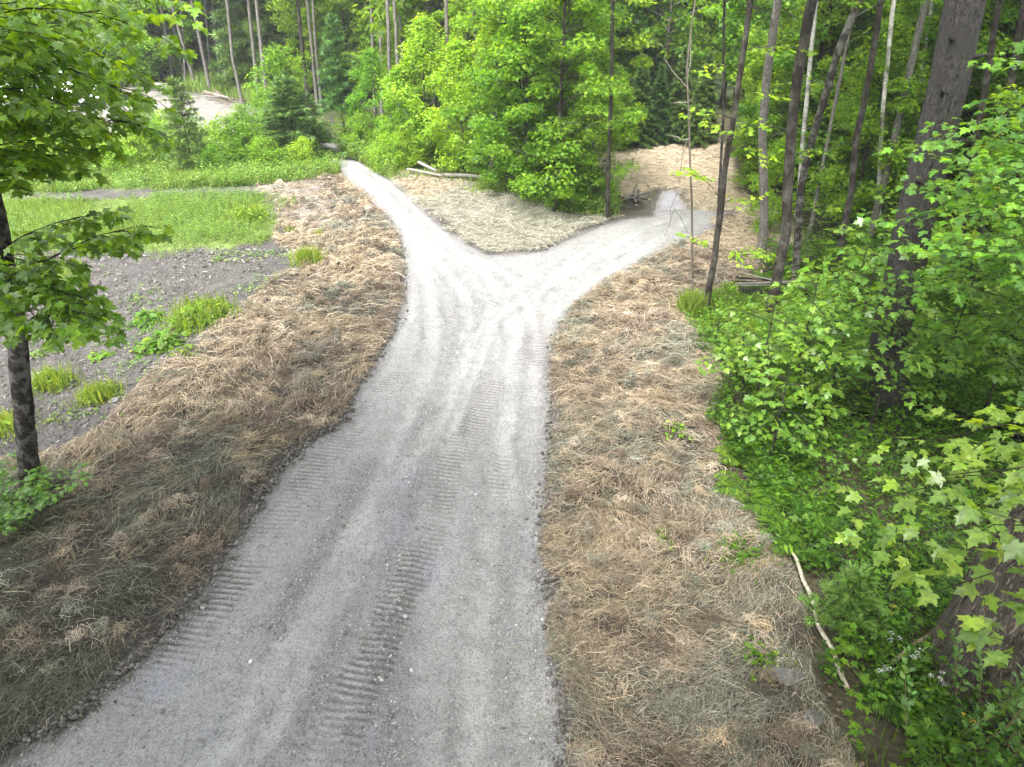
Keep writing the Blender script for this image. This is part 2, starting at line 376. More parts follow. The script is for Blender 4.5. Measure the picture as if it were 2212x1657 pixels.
# ================================================================== ground: one sheet to the horizon
def axis(lo, hi, d0, far_lo, far_hi, g=1.13):
    a = list(np.arange(lo, hi+1e-6, d0)); d = d0; x = hi
    while x < far_hi: d = min(d*g, 25); x += d; a.append(x)
    d = d0; x = lo; pre = []
    while x > far_lo: d = min(d*g, 25); x -= d; pre.append(x)
    return np.array(pre[::-1]+a)
gx = axis(-12, 11, .075, -420, 420); gy = axis(-1, 26, .075, -60, 620)
X, Y = np.meshgrid(gx, gy); X = X.ravel(); Y = Y.ravel()
near = (np.abs(X) < 40) & (Y < 60)
def zone(pg, wd=.15, jit=.35, seed=1):
    s = np.full(X.shape, -9.0); lo = pg.min(0)-2; hi = pg.max(0)+2
    m = (X > lo[0]) & (X < hi[0]) & (Y > lo[1]) & (Y < hi[1])
    s[m] = sdist(X[m], Y[m], pg) + jit*fbm(X[m]*1.7, Y[m]*1.7, seed, 4)
    return sstep(-wd, wd, s)
def lerp(c, w, k): return c*(1-w[:, None]) + np.asarray(k)[None]*w[:, None]
C = np.tile(np.array([.070, .062, .040]), (len(X), 1)); C[Y > 34] = (.050, .062, .026)                       # forest litter
w_left = (1-sstep(-1.0, -.2, X + .0*Y))*(Y < 24)
C = lerp(C, w_left, (.092, .086, .081))                                      # dark dirt and chips, left
C = lerp(C, zone(Z_RSIDE, .4, .5, 3), (.085, .105, .035))
C = lerp(C, zone(Z_BRUSH, .5, .6, 4), (.11, .15, .045))
C = lerp(C, zone(Z_STRIP, .4, .5, 5), (.10, .16, .035))
C = lerp(C, zone(Z_CLEAR, .5, .8, 6), (.235, .215, .20))
C = lerp(C, zone(Z_LAWN, .2, .5, 7), (.13, .18, .05)); C = lerp(C, zone(Z_LAWN2, .2, .4, 8), (.12, .17, .05))
C = lerp(C, zone(Z_FIELD, .25, .3, 9), (.40, .335, .245))
C = lerp(C, zone(Z_FIELD2, .25, .3, 9), (.30, .25, .175))
C = lerp(C, zone(Z_FGRASS, .25, .3, 9), (.13, .19, .05))
dip = np.exp(-((X-4.3)/2.3)**4)*np.exp(-((Y-22.0)/1.15)**2)
C = lerp(C, np.clip(dip*1.3, 0, 1)*(1-sstep(4.0, 5.2, X)), (.20, .185, .17)); C = lerp(C, np.clip(dip*1.3, 0, 1)*sstep(4.0, 5.2, X), (.33, .29, .24))
C = lerp(C, zone(Z_MULCHL, .12, .25, 10), (.060, .053, .043)); C = lerp(C, zone(Z_MULCHR, .12, .25, 11), (.060, .051, .040))
C = lerp(C, zone(Z_ISLE, .12, .25, 12), (.20, .192, .155)); C = lerp(C, zone(Z_ISLETAN, .2, .3, 12), (.33, .26, .16))
C = lerp(C, zone(Z_SWALE, .2, .3, 13), (.22, .20, .175))
rs_ = np.full(X.shape, -9.0); m = (np.abs(X) < 12) & (Y < 26); rs_[m] = sdist(X[m], Y[m], ROADP)
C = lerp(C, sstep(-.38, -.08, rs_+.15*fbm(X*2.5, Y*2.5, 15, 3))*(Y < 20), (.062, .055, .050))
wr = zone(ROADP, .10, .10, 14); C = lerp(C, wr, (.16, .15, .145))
C = C*.74
hay = np.maximum.reduce([zone(Z_MULCHL, .3, .2, 10), zone(Z_MULCHR, .3, .2, 11)])
def haybump(x, y):
    return (.05*np.abs(fbm(x*1.5, y*1.8, 31, 4)) + .15*np.clip(fbm(x*2.1+5, y*2.7, 33, 3)-.05, 0, 1) + .13*np.clip(fbm(x*4.3+5, y*5.2, 34, 2), -.2, 1) + .035*fbm(x*8, y*9, 35, 2))
roadz = np.full(X.shape, -5.0); m = near; roadz[m] = sdist(X[m], Y[m], ROADP)
Zg = H(X, Y)
Zg = Zg + hay*haybump(X, Y)*(1-sstep(-.25, .05, roadz)) + near*.03*fbm(X*3, Y*3, 41, 3)*(1-hay)
Zg = Zg - .11*sstep(-.05, .25, roadz)
sw = zone(Z_SWALE, .2, .2, 13); Zg = Zg + sw*.035*np.sin(Y*9+np.sin(X*1.6)*1.5)
Zg = Zg + zone(Z_ISLE, .2, .2, 12)*.05*fbm(X*2.2, Y*2.2, 43, 3)
nx, ny = len(gx), len(gy); ii = np.arange((ny-1)*(nx-1)); r_, c_ = ii//(nx-1), ii % (nx-1); a = r_*nx+c_
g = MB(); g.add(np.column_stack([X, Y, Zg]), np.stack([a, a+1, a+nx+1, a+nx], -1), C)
tag(g.build('ground', M_EARTH, smooth=True), kind='structure')
def GZ(x, y):       # ground height with the hay humps (for things that stand on it)
    x = np.asarray(x, float); y = np.asarray(y, float)
    s = np.maximum(sdist(x, y, Z_MULCHL), sdist(x, y, Z_MULCHR)); rd = sdist(x, y, ROADP)
    return H(x, y) + sstep(-.3, .3, s)*haybump(x, y)*(1-sstep(-.25, .05, rd))

# ================================================================== gravel road with ruts and cleat marks
ry = [-8.5]
while ry[-1] < 2: ry.append(ry[-1]+.06)
while ry[-1] < 30: ry.append(ry[-1]+max(.019, .0021*ry[-1]))
ry = np.array(ry); rx = np.concatenate([np.arange(-9, -4.6, .05), np.arange(-4.6, 2.6, .022), np.arange(2.6, 7.2, .035)])
X, Y = np.meshgrid(rx, ry); X = X.ravel(); Y = Y.ravel()
sdr = np.full(X.shape, -9.0)
m = np.abs(Y) < 60; sdr[m] = sdist(X[m], Y[m], ROADP)
edge = sdr + (.10+.30*sstep(20.8, 22.2, Y)*(X > 2))*fbm(X*2.2, Y*2.2, 51, 4)
keep = edge > -.02
Z = H(X, Y) + .012 + .05*sstep(0, .8, edge) - .05
loose = np.clip(.42+.75*fbm(X*1.1, Y*.35, 53, 4), 0, 1); dark = np.zeros(X.shape); pale = np.zeros(X.shape)
def track(px, wd, depth, period, seed, strength=1):
    global Z, dark, pale
    pl = poly(px); lo = pl.min(0)-1; hi = pl.max(0)+1
    m = (X > lo[0]) & (X < hi[0]) & (Y > lo[1]) & (Y < hi[1]); m = np.where(m)[0]
    d, s, L = pdist(X[m], Y[m], pl)
    win = (1-sstep(wd*(.80 if period else .25), wd*(1.08 if period else 1.2), d+.07*fbm(X[m]*4, Y[m]*4, seed, 3)))*sstep(0, .5, s+.01)*sstep(0, .5, L-s+.01)
    win = win*np.clip(.72+1.5*fbm(X[m]*1.5, Y[m]*1.5, seed+3, 4), .14, 1)*strength
    if period:
        ph = 2*PI*s/period + 1.6*fbm(X[m]*3.5, Y[m]*3.5, seed+7, 3)
        wv = np.sin(ph); wv = np.sign(wv)*np.abs(wv)**.6
        Z[m] += win*depth*(wv*.5-.45); dark[m] = np.maximum(dark[m], win*np.clip(-wv*.95+.12, 0, 1))
    else:
        Z[m] -= win*depth; Z[m] += win*.0035*np.sin(d*2*PI/.062); pale[m] = np.maximum(pale[m], win*np.clip(.62+.9*fbm(X[m]*1.6, Y[m]*.9, seed+9, 4), 0, 1))
        bm = np.exp(-((d-wd*1.1)/.10)**2)*sstep(0, .6, s)*sstep(0, .6, L-s); Z[m] += bm*depth*.7*strength; loose[m] = np.maximum(loose[m], bm*.8*strength*np.clip(.6+1.2*fbm(X[m]*2, Y[m]*1.2, seed+11, 3), 0, 1))
    loose[m] *= 1-.8*win
track([(255, 1590), (330, 1490), (405, 1390), (480, 1290), (560, 1180), (640, 1070), (700, 990), (770, 910), (850, 830), (885, 790)], .24, .028, .082, 61)
track([(700, 1700), (760, 1520), (800, 1440), (845, 1340), (885, 1250), (940, 1110), (965, 1030), (995, 960), (1035, 890), (1065, 840), (1085, 805)], .23, .021, .082, 67)
track([(960, 700), (1000, 672), (1060, 650), (1085, 625)], .33, .022, .11, 71, .8)
track([(1150, 860), (1160, 780), (1175, 720), (1190, 690)], .42, .016, .09, 73, .8)
track([(960, 715), (990, 700), (1020, 680)], .3, .02, .11, 75, .8)
track([(1070, 1100), (1080, 1020), (1100, 960)], .14, .014, .09, 77, .6)
track([(1040, 545), (1090, 570), (1160, 610), (1200, 640)], .2, .016, .11, 79, .5)
for k, px in enumerate([[(430, 1800), (590, 1560), (690, 1350), (790, 1180), (870, 1030), (950, 900), (990, 800), (1010, 700), (1000, 640), (960, 590), (900, 520), (840, 440), (770, 370), (710, 330)],
                        [(1010, 1800), (1020, 1640), (1030, 1400), (1050, 1200), (1075, 1020), (1100, 860), (1110, 740), (1090, 660), (1040, 590), (960, 520), (890, 445), (820, 385), (745, 335)],
                        [(330, 1800), (470, 1640), (600, 1420), (700, 1260), (790, 1100), (850, 980), (905, 860), (930, 760), (935, 690), (920, 620), (900, 560)],
                        [(1170, 1800), (1160, 1600), (1150, 1300), (1150, 1050), (1140, 900), (1150, 760), (1190, 680), (1270, 610), (1370, 550), (1460, 495), (1490, 470)],
                        [(1000, 760), (1050, 700), (1110, 660), (1200, 610), (1300, 545), (1400, 490), (1440, 470)],
                        [(930, 960), (965, 850), (1000, 770), (1040, 700), (1060, 650)], [(960, 1000), (1000, 860), (1050, 740), (1060, 690)]]):
    track(px, .17 if k < 5 else .11, .017, 0, 81+k, .9)
for k, px in enumerate([[(600, 1800), (690, 1640), (800, 1400), (880, 1180), (940, 1000)], [(850, 500), (885, 580), (885, 680), (850, 760)], [(1010, 545), (1100, 600), (1150, 700), (1160, 800)], [(1200, 560), (1110, 620), (1040, 720), (990, 830), (950, 930)], [(1300, 520), (1200, 590), (1130, 680), (1090, 800)], [(1230, 1800), (1180, 1500), (1110, 1250), (1100, 1050), (1070, 900)]]):
    track(px, .13, .014, 0, 190+k, .85)
# windrow of loose stones between the wheel paths and along the right edge
for k, px in enumerate([[(840, 1640), (830, 1450), (850, 1260), (870, 1120), (900, 980), (930, 880)], [(1170, 1640), (1165, 1400), (1150, 1200), (1160, 1000)], [(600, 1350), (720, 1150), (790, 1010)]]):
    pl = poly(px); d, s, L = pdist(X, Y, pl); wv = np.exp(-(d/(.22 if k else .30))**2)*(d < 1.5)
    loose = np.maximum(loose, wv*.95); Z += .02*wv
jd = np.where(sdr < .35, 1, 0)
loose = np.maximum(loose, (1-sstep(.05, .45, sdr))*.9)
vio = sum(np.exp(-(((X-q[0])/sx)**2+((Y-q[1])/sy)**2)) for (q, sx, sy) in [(P(850, 1150), .22, .45), (P(800, 1570), .25, .3), (P(345, 1475), .28, .3), (P(450, 1570), .15, .25), (P(940, 1230), .15, .2), (P(1130, 1180), .14, .3), (P(880, 1040), .2, .3)])
vio = vio + sstep(20.9, 22.5, Y)*(X > 2)
vio = np.clip(vio*(.5+1.3*fbm(X*3.1, Y*3.1, 97, 3)), 0, 1)
Z += loose*(.016*fbm(X*14, Y*14, 91, 2)+.010*fbm(X*30, Y*30, 93, 1)) + .012*fbm(X*2.2, Y*1.4, 95, 3) + .006*fbm(X*9, Y*9, 96, 2)
CR = np.tile(np.array([.340, .334, .329]), (len(X), 1))
CR = lerp(CR, np.clip(loose, 0, 1)*.75, (.205, .201, .198)); CR = lerp(CR, np.clip(pale, 0, 1)*.8, (.42, .414, .406))
CR = lerp(CR, np.clip(dark, 0, 1)*.68, (.11, .097, .094)); CR = lerp(CR, vio*.55, (.33, .322, .40))
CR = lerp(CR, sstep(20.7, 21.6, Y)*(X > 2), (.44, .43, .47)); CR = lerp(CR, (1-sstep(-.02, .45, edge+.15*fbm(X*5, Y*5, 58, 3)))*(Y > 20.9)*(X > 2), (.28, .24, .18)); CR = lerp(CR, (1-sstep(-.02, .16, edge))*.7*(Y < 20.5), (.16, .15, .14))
nx, ny = len(rx), len(ry); ii = np.arange((ny-1)*(nx-1)); r_, c_ = ii//(nx-1), ii % (nx-1); a = r_*nx+c_
F = np.stack([a, a+1, a+nx+1, a+nx], -1); F = F[keep[F].all(1)]
used = np.zeros(len(X), bool); used[F.ravel()] = True; remap = np.cumsum(used)-1
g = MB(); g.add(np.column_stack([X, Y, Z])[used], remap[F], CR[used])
tag(g.build('gravel_road', M_ROAD, smooth=True), kind='structure')
RLOOSE = (X, Y, Z, loose)

# ------------------------------------------------------------------ helpers to scatter
def scatter(pg, n, rng, margin=0.0, keepf=None, rag=0.0):
    lo, hi = pg.min(0), pg.max(0); out = np.zeros((0, 2))
    for _ in range(60):
        q = lo + (hi-lo)*rng.rand(n*2, 2); q = q[sdist(q[:, 0], q[:, 1], pg) > margin+(rag*fbm(q[:, 0]*1.4, q[:, 1]*1.4, 177, 4) if rag else 0)]
        if keepf is not None: q = q[keepf(q[:, 0], q[:, 1])]
        out = np.concatenate([out, q])
        if len(out) >= n: break
    return out[:n]
# stones lying loose on the road
rng = rs(5)
idx = np.where(keep & (RLOOSE[1] > 2.5) & (RLOOSE[1] < 16))[0]
wgt = (RLOOSE[3][idx]**2.2+.02)*(np.exp(-(RLOOSE[1][idx]-3)/9.0)); wgt /= wgt.sum()
pick = rng.choice(idx, 15000, p=wgt)
ico = [(0, 0, 1), (.89, 0, .45), (.28, .85, .45), (-.72, .53, .45), (-.72, -.53, .45), (.28, -.85, .45), (.72, .53, -.45), (-.28, .85, -.45), (-.89, 0, -.45), (-.28, -.85, -.45), (.72, -.53, -.45), (0, 0, -1)]
icf = [(0, 1, 2), (0, 2, 3), (0, 3, 4), (0, 4, 5), (0, 5, 1), (1, 6, 2), (2, 7, 3), (3, 8, 4), (4, 9, 5), (5, 10, 1), (6, 7, 2), (7, 8, 3), (8, 9, 4), (9, 10, 5), (10, 6, 1), (11, 7, 6), (11, 8, 7), (11, 9, 8), (11, 10, 9), (11, 6, 10)]
ICO = (np.array(ico)*np.array([1, .75, .55]), np.array(icf))
g = MB(); sz = .0065+.011*rng.rand(len(pick))**2.5+(rng.rand(len(pick)) < .012)*.02
pos = np.column_stack([RLOOSE[0][pick]+.01*rng.randn(len(pick)), RLOOSE[1][pick]+.01*rng.randn(len(pick)), RLOOSE[2][pick]+sz*.25])
an = rng.rand(len(pick))*2*PI
place(g, ICO, pos, np.column_stack([np.cos(an), np.sin(an), .3*rng.randn(len(pick))]), sz, pal(rng, len(pick), [(.25, .243, .236), (.17, .166, .162), (.215, .21, .23), (.29, .283, .275), (.11, .106, .102)]), rng, .5)
tag(g.build('loose_gravel', M_STONE), kind='stuff')

# ------------------------------------------------------------------ straw mulch: strands lying on the ground
def strands(mb, q, z0, length, width, cols, rng, tilt=.20, bend=.13, dirang=None):
    cols = cols*.76; cols = .92*cols+.08*cols.mean(1, keepdims=True); n = len(q); an = rng.rand(n)*2*PI if dirang is None else dirang+rng.randn(n)*.7
    d = np.column_stack([np.cos(an), np.sin(an), np.zeros(n)]); s = np.column_stack([-np.sin(an), np.cos(an), np.zeros(n)])
    L = length*(.25+1.15*rng.rand(n)**1.3); wd = width*(.6+.8*rng.rand(n)); b = bend*rng.randn(n)*L*.5
    tz = tilt*np.abs(rng.randn(n))*L*.5
    base = np.column_stack([q, z0]); rise = rng.rand(n)*.03
    p0 = base - d*(L*.5)[:, None]; p2 = base + d*(L*.5)[:, None]; p1 = base + s*b[:, None]
    p0[:, 2] += rise-.01; p1[:, 2] += rise+tz*.9+.012; p2[:, 2] += rise+tz*1.1*(rng.rand(n)-.25)
    up = np.array([0, 0, 1.])
    hw = (s*.75 + up*(rng.randn(n)*.5)[:, None])*(wd*.5)[:, None]
    V = np.stack([p0-hw*.6, p0+hw*.6, p1+hw, p1-hw, p2+hw*.4, p2-hw*.4], 1)
    F = np.array([[0, 1, 2, 3], [3, 2, 4, 5]]); FF = (F[None]+(np.arange(n)*6)[:, None, None]).reshape(-1, 4)
    mb.add(V.reshape(-1, 3), FF, np.repeat(cols, 6, 0))
TAN = [(.36, .298, .190), (.27, .220, .135), (.50, .425, .29), (.12, .095, .060), (.37, .295, .17)]
RUST = [(.275, .220, .158), (.19, .145, .100), (.37, .31, .23), (.12, .092, .062)]
OLIVE = [(.155, .160, .115), (.215, .215, .155), (.085, .088, .062), (.33, .33, .26)]
def haycols(q, rng, green):
    n = len(q); t = fbm(q[:, 0]*.9, q[:, 1]*.9, 111, 4)+.25*rng.randn(n)
    a, b, c = pal(rng, n, TAN, j=.3), pal(rng, n, RUST, j=.3), pal(rng, n, OLIVE, j=.3)
    tr = fbm(q[:, 0]*.8+9, q[:, 1]*.8, 117, 3)+.2*rng.randn(n)
    col = np.where((tr > .12)[:, None], b, a); return np.where((t < green)[:, None], c, col)
def camdist(q): return np.hypot(np.hypot(q[:, 0], q[:, 1]), 6)
rng = rs(21); g = MB()
offroad = lambda x, y: sdist(x, y, ROADP) < .02+.20*fbm(x*2.2, y*2.2, 121, 3)-.10*(y < 9)*(x < 0)
for pg, n, side in ((Z_MULCHL, 110000, 0), (Z_MULCHR, 90000, 1)):
    q = scatter(pg, n*2, rng, -.12, offroad)
    # fewer strands where the earth shows, and far away (each a little larger there)
    vis = (np.abs(q[:, 0])/(q[:, 1]*cp+3) < .85) & (q[:, 1] > 1.4)
    q = q[vis]; q = q[(sdist(q[:, 0], q[:, 1], Z_SWALE) < 0) | (rng.rand(len(q)) < .12)]
    k = rng.rand(len(q)) < np.clip((8/camdist(q))**1.0, .15, 1)*np.clip(.72+1.5*fbm(q[:, 0]*1.6, q[:, 1]*1.9, 123, 4), .06, 1)
    q = q[k][:n]
    # green-grey near the camera at the left and along the road edge, tan farther out
    if side == 0: gr = .42-.70*sstep(4.2, 10.5, q[:, 1]-.35*(q[:, 0]+3.5))
    else: gr = -.10-.12*sstep(5, 13, q[:, 1])+.25*(1-sstep(0, .6, -sdist(q[:, 0], q[:, 1], ROADP)))
    cd = camdist(q)/8
    cl = haycols(q, rng, gr)
    if side == 0: cl = cl*(.62+.46*sstep(4.5, 11, q[:, 1]))[:, None]
    ch = q[rng.rand(len(q)) < .45]+rng.randn(1, 2)*.03; ch = ch[offroad(ch[:, 0], ch[:, 1])]      # broken chaff lying flat under the longer straws
    strands(g, ch, GZ(ch[:, 0], ch[:, 1])+.006, .07, .006, haycols(ch, rng, -.2 if side else .1)*.8, rng, .08, .05)
    strands(g, q, GZ(q[:, 0], q[:, 1])+.015, .20*np.clip(cd, .8, 1.6), .0042*np.clip(cd, .8, 2.4), cl, rng, dirang=fbm(q[:, 0]*.7, q[:, 1]*.7, 131, 2)*4)
# tufts standing up out of it
for pg, n in ((Z_MULCHL, 330), (Z_MULCHR, 300)):
    for p in scatter(pg, n, rng, .1, offroad):
        k = 70; a = rng.rand(k)*2*PI; r = np.abs(rng.randn(k))*.11; q = np.column_stack([p[0]+r*np.cos(a)*1.4, p[1]+r*np.sin(a)])
        q = q[sdist(q[:, 0], q[:, 1], ROADP) < .05]
        c = pal(rng, 1, TAN+RUST)[0] if rng.rand() < (.4 if p[1] < 6 and p[0] < 0 else .8) else pal(rng, 1, OLIVE)[0]
        rr = np.hypot(q[:, 0]-p[0], q[:, 1]-p[1])
        strands(g, q, GZ(q[:, 0], q[:, 1])+.02+.10*np.exp(-(rr/.12)**2), .17, .006*max(1, math.hypot(p[1], 6)/9), c[None]*(.7+.5*rng.rand(len(q), 1)), rng, .5, .6)
q = scatter(Z_ISLE, 15000, rng, -.1, lambda x, y: offroad(x, y) & (rng.rand(len(x)) < np.clip(.55+1.5*fbm(x*.9, y*1.6, 127, 4), .05, 1))); strands(g, q, H(q[:, 0], q[:, 1])+.02, .20, .010, pal(rng, len(q), OLIVE+[(.33, .32, .24), (.36, .33, .25), (.29, .28, .21), (.20, .20, .15)], j=.25)*1.2, rng, .2)
q = scatter(Z_ISLETAN, 2500, rng); strands(g, q, H(q[:, 0], q[:, 1])+.02, .22, .013, pal(rng, len(q), TAN)*1.1, rng, .2)
q = scatter(Z_FIELD, 15000, rng); strands(g, q, H(q[:, 0], q[:, 1])+.01, .28, .016, pal(rng, len(q), TAN[:1]+TAN[2:3]+[(.50, .43, .32)])*1.15, rng, .12)
q = scatter(Z_FIELD2, 5000, rng); strands(g, q, H(q[:, 0], q[:, 1])+.01, .24, .012, pal(rng, len(q), TAN[:1]+TAN[2:3]), rng, .15)
q = scatter(Z_SWALE, 2600, rng); strands(g, q, H(q[:, 0], q[:, 1])+.02, .25, .011, pal(rng, len(q), [(.36, .30, .22), (.30, .26, .2)]), rng, .15, .2, 0.1)
q = np.zeros((0, 2))
for px, n in ((ROADL[1:20], 900), (ROADR[3:18], 900)):      # loose straws blown on to the gravel
    pl = poly(px); sg = rng.randint(0, len(pl)-1, n); tt = rng.rand(n, 1); q = np.concatenate([q, pl[sg]*(1-tt)+pl[sg+1]*tt+np.column_stack([rng.randn(n)*.35, rng.randn(n)*.1])])
q = q[sdist(q[:, 0], q[:, 1], ROADP) > 0]; strands(g, q, H(q[:, 0], q[:, 1])+.03, .13, .004, pal(rng, len(q), TAN+OLIVE, j=.3), rng, .1)
tag(g.build('straw_mulch', M_STRAW), kind='stuff')

# ------------------------------------------------------------------ wood chips and clods on the dirt patch at the left
rng = rs(22); g = MB()
Z_DIRT = poly([(-500, 575), (150, 545), (330, 548), (600, 540), (640, 575), (600, 605), (560, 645), (490, 700), (420, 760), (350, 800), (280, 870), (220, 935), (120, 990), (-500, 1040)])
q = scatter(Z_DIRT, 15000, rng, -.2, lambda x, y: rng.rand(len(x)) < np.clip(.55+1.2*fbm(x*.8, y*.8, 141, 3), .08, 1))
n = len(q); an = rng.rand(n)*2*PI
s_ = (.018+.06*rng.rand(n)**3)*np.clip(camdist(q)/13, .8, 1.4)
place(g, (np.array([(-.16, -.5, 0), (.16, -.5, .03), (.12, .5, 0), (-.12, .55, .05)]), np.array([[0, 1, 2, 3]])), np.column_stack([q, H(q[:, 0], q[:, 1])+.012+.03*fbm(q[:, 0]*3, q[:, 1]*3, 41, 3)]),
      np.column_stack([np.cos(an), np.sin(an), .35*rng.randn(n)]), s_, pal(rng, n, [(.07, .065, .06), (.12, .113, .105), (.19, .18, .165), (.32, .30, .27), (.055, .05, .046)], [.36, .34, .13, .03, .14]), rng, .6)
q = scatter(Z_DIRT, 3500, rng, -.2, lambda x, y: rng.rand(len(x)) < np.clip(.4+1.6*fbm(x*1.1, y*1.1, 143, 4), .02, 1)); n = len(q); an = rng.rand(n)*2*PI
place(g, ICO, np.column_stack([q, H(q[:, 0], q[:, 1])+.0]), np.column_stack([np.cos(an), np.sin(an), .3*rng.randn(n)]), .015+.05*rng.rand(n)**3, pal(rng, n, [(.075, .07, .065), (.105, .099, .092), (.06, .055, .05)]), rng, .6)
tag(g.build('wood_chips', M_CHIP), kind='stuff')
# crumbs of earth along the road edge
rng = rs(23); g = MB()
q = np.zeros((0, 2))
for px, n in ((ROADL[2:22], 2600), (ROADR[5:18], 1300)):
    pl = poly(px); seg = rng.randint(0, len(pl)-1, n); t = rng.rand(n, 1); q = np.concatenate([q, pl[seg]*(1-t)+pl[seg+1]*t+rng.randn(n, 2)*.075])
n = len(q); an = rng.rand(n)*2*PI; s_ = .012+.03*rng.rand(n)**3
place(g, ICO, np.column_stack([q, H(q[:, 0], q[:, 1])+.0]), np.column_stack([np.cos(an), np.sin(an), .3*rng.randn(n)]), s_, pal(rng, n, [(.045, .04, .036), (.08, .073, .065), (.13, .12, .11)]), rng, .6)
tag(g.build('dirt_crumbs', M_STONE), kind='stuff')

# ------------------------------------------------------------------ grass
BLADE = (np.array([(-.05, 0, 0), (.05, 0, 0), (.035, .55, .03), (-.035, .55, .03), (0, 1, -.12)], float), np.array([[0, 1, 2], [0, 2, 3], [3, 2, 4]]))
def blades(mb, q, z, h, wd, cols, rng, lean=.45):
    n = len(q); an = rng.rand(n)*2*PI
    f = np.column_stack([np.cos(an)*lean*rng.rand(n), np.sin(an)*lean*rng.rand(n), np.ones(n)])
    T = (BLADE[0]*np.array([wd/.10, 1, 1]), BLADE[1])
    place(mb, T, np.column_stack([q, z]), f, h*(.5+.8*rng.rand(n)), cols, rng, 3, up=np.column_stack([np.cos(an), np.sin(an), .1*np.ones(n)]))
rng = rs(24); g = MB()
dens = lambda f, a: (lambda x, y: rng.rand(len(x)) < np.clip(a+1.3*fbm(x*.6, y*.6, f, 4), .05, 1))
for pg, n, h, wd in ((Z_LAWN, 60000, .15, .085), (Z_LAWN2, 7000, .14, .08), (Z_STRIP, 30000, .24, .085), (Z_BRUSH, 12000, .35, .085), (Z_FGRASS, 2500, .35, .09)):
    q = scatter(pg, n, rng, -.15, dens(151, .6), 1.0 if pg is Z_LAWN else .5); t = fbm(q[:, 0]*.7, q[:, 1]*.7, 153, 3)[:, None]
    c = pal(rng, len(q), G_GRASS, j=.2)*(1+.35*t)
    blades(g, q, H(q[:, 0], q[:, 1])-.02, h*(1+.5*t[:, 0]), wd, c, rng)
Z_LOGS = poly([(855, 362), (960, 368), (1075, 376), (1075, 410), (960, 408), (855, 396)])
q = scatter(Z_RSIDE, 20000, rng, -.2, dens(157, .6)); q = q[(sdist(q[:, 0], q[:, 1], Z_LOGS) < 0) | (rng.rand(len(q)) < .25)]; blades(g, q, H(q[:, 0], q[:, 1])-.02, .32, .07, pal(rng, len(q), G_GRASS), rng)
CL2 = poly([(400, 196), (480, 205), (540, 225), (640, 235), (640, 190), (520, 150), (400, 160)])
q = scatter(CL2, 6000, rng); blades(g, q, H(q[:, 0], q[:, 1])-.02, .5, .10, pal(rng, len(q), G_GRASS), rng)
def herbs(mb, q, z, hgt, leaf, k, cols, rng, tmpl=OVAL):
    n = len(q); an = (rng.rand(n)*2*PI)[:, None]+np.arange(k)[None]*2.4; lv = np.tile(np.linspace(.25, 1, k)[None], (n, 1))
    hh = (hgt*(.5+rng.rand(n)))[:, None]*lv; rr = leaf*.3
    pos = np.stack([q[:, 0:1]+rr*np.cos(an), q[:, 1:2]+rr*np.sin(an), z[:, None]+hh], -1).reshape(-1, 3)
    f = np.stack([np.cos(an), np.sin(an), .25-.5*rng.rand(n, k)], -1).reshape(-1, 3)
    place(mb, tmpl, pos, f, (leaf*(.6+.7*rng.rand(n, k))).ravel(), np.repeat(cols, k, 0)*(.8+.4*rng.rand(n*k, 1)), rng, .4)
for pg, n, h, lf, m_ in ((Z_LAWN, 9000, .20, .042, -.15), (Z_STRIP, 6000, .30, .075, -.3), (Z_BRUSH, 6000, .5, .085, -.3), (Z_RSIDE, 7000, .40, .085, -.2), (Z_LAWN2, 900, .16, .05, -.1)):
    q = scatter(pg, n, rng, m_, dens(163, .4), 1.0 if pg is Z_LAWN else .5); q = q[sdist(q[:, 0], q[:, 1], Z_LOGS) < 0] if pg is Z_RSIDE else q; herbs(g, q, H(q[:, 0], q[:, 1]), h, lf, 7, pal(rng, len(q), G_GRASS+G_MID, j=.25), rng)
q = scatter(Z_DIRT, 700, rng, -.3, lambda x, y: rng.rand(len(x)) < np.clip(-.1+1.8*fbm(x*.9, y*.9, 187, 4), 0, 1)); herbs(g, q, H(q[:, 0], q[:, 1]), .10, .05, 6, pal(rng, len(q), G_GRASS+G_MID), rng)
tag(g.build('grass', M_GRASS), kind='stuff')

# ------------------------------------------------------------------ low green cover of the forest floor at the right
rng = rs(25); g = MB()
Z_FLOOR = poly([(1650, 560), (1640, 600), (1560, 640), (1500, 690), (1540, 750), (1545, 850), (1550, 950), (1570, 1030), (1620, 1100), (1690, 1180), (1740, 1280), (1760, 1380), (1790, 1480), (1830, 1600), (1850, 1900), (2600, 2000), (2900, 1000), (2500, 520), (1800, 520)])
dn = lambda x, y: rng.rand(len(x)) < np.clip(.85+1.2*fbm(x*.9, y*.9, 161, 4), .40, 1)
Z_OPEN = poly([(1640, 590), (1560, 625), (1480, 645), (1480, 700), (1530, 760), (1620, 760), (1720, 735), (1800, 690), (1800, 600)])
dn0 = dn; dn = lambda x, y: dn0(x, y) & (sdist(x, y, Z_OPEN) < -.1)
q = scatter(Z_OPEN, 7000, rng, -.1); blades(g, q, H(q[:, 0], q[:, 1])-.02, .16, .07, pal(rng, len(q), G_GRASS), rng); q = scatter(Z_OPEN, 900, rng); herbs(g, q, H(q[:, 0], q[:, 1]), .14, .07, 6, pal(rng, len(q), G_MID+G_BRIGHT), rng)
q = scatter(Z_FLOOR, 10500, rng, .0, dn, .9); cl = pal(rng, len(q), G_DEEP+G_MID, j=.3)
herbs(g, q, H(q[:, 0], q[:, 1]), .30, .066, 8, cl, rng)
q = scatter(Z_FLOOR, 4200, rng, .0, dn, 1.0); herbs(g, q, H(q[:, 0], q[:, 1]), .5, .085, 12, pal(rng, len(q), G_DEEP+G_MID[:2], j=.3), rng, LANCE)
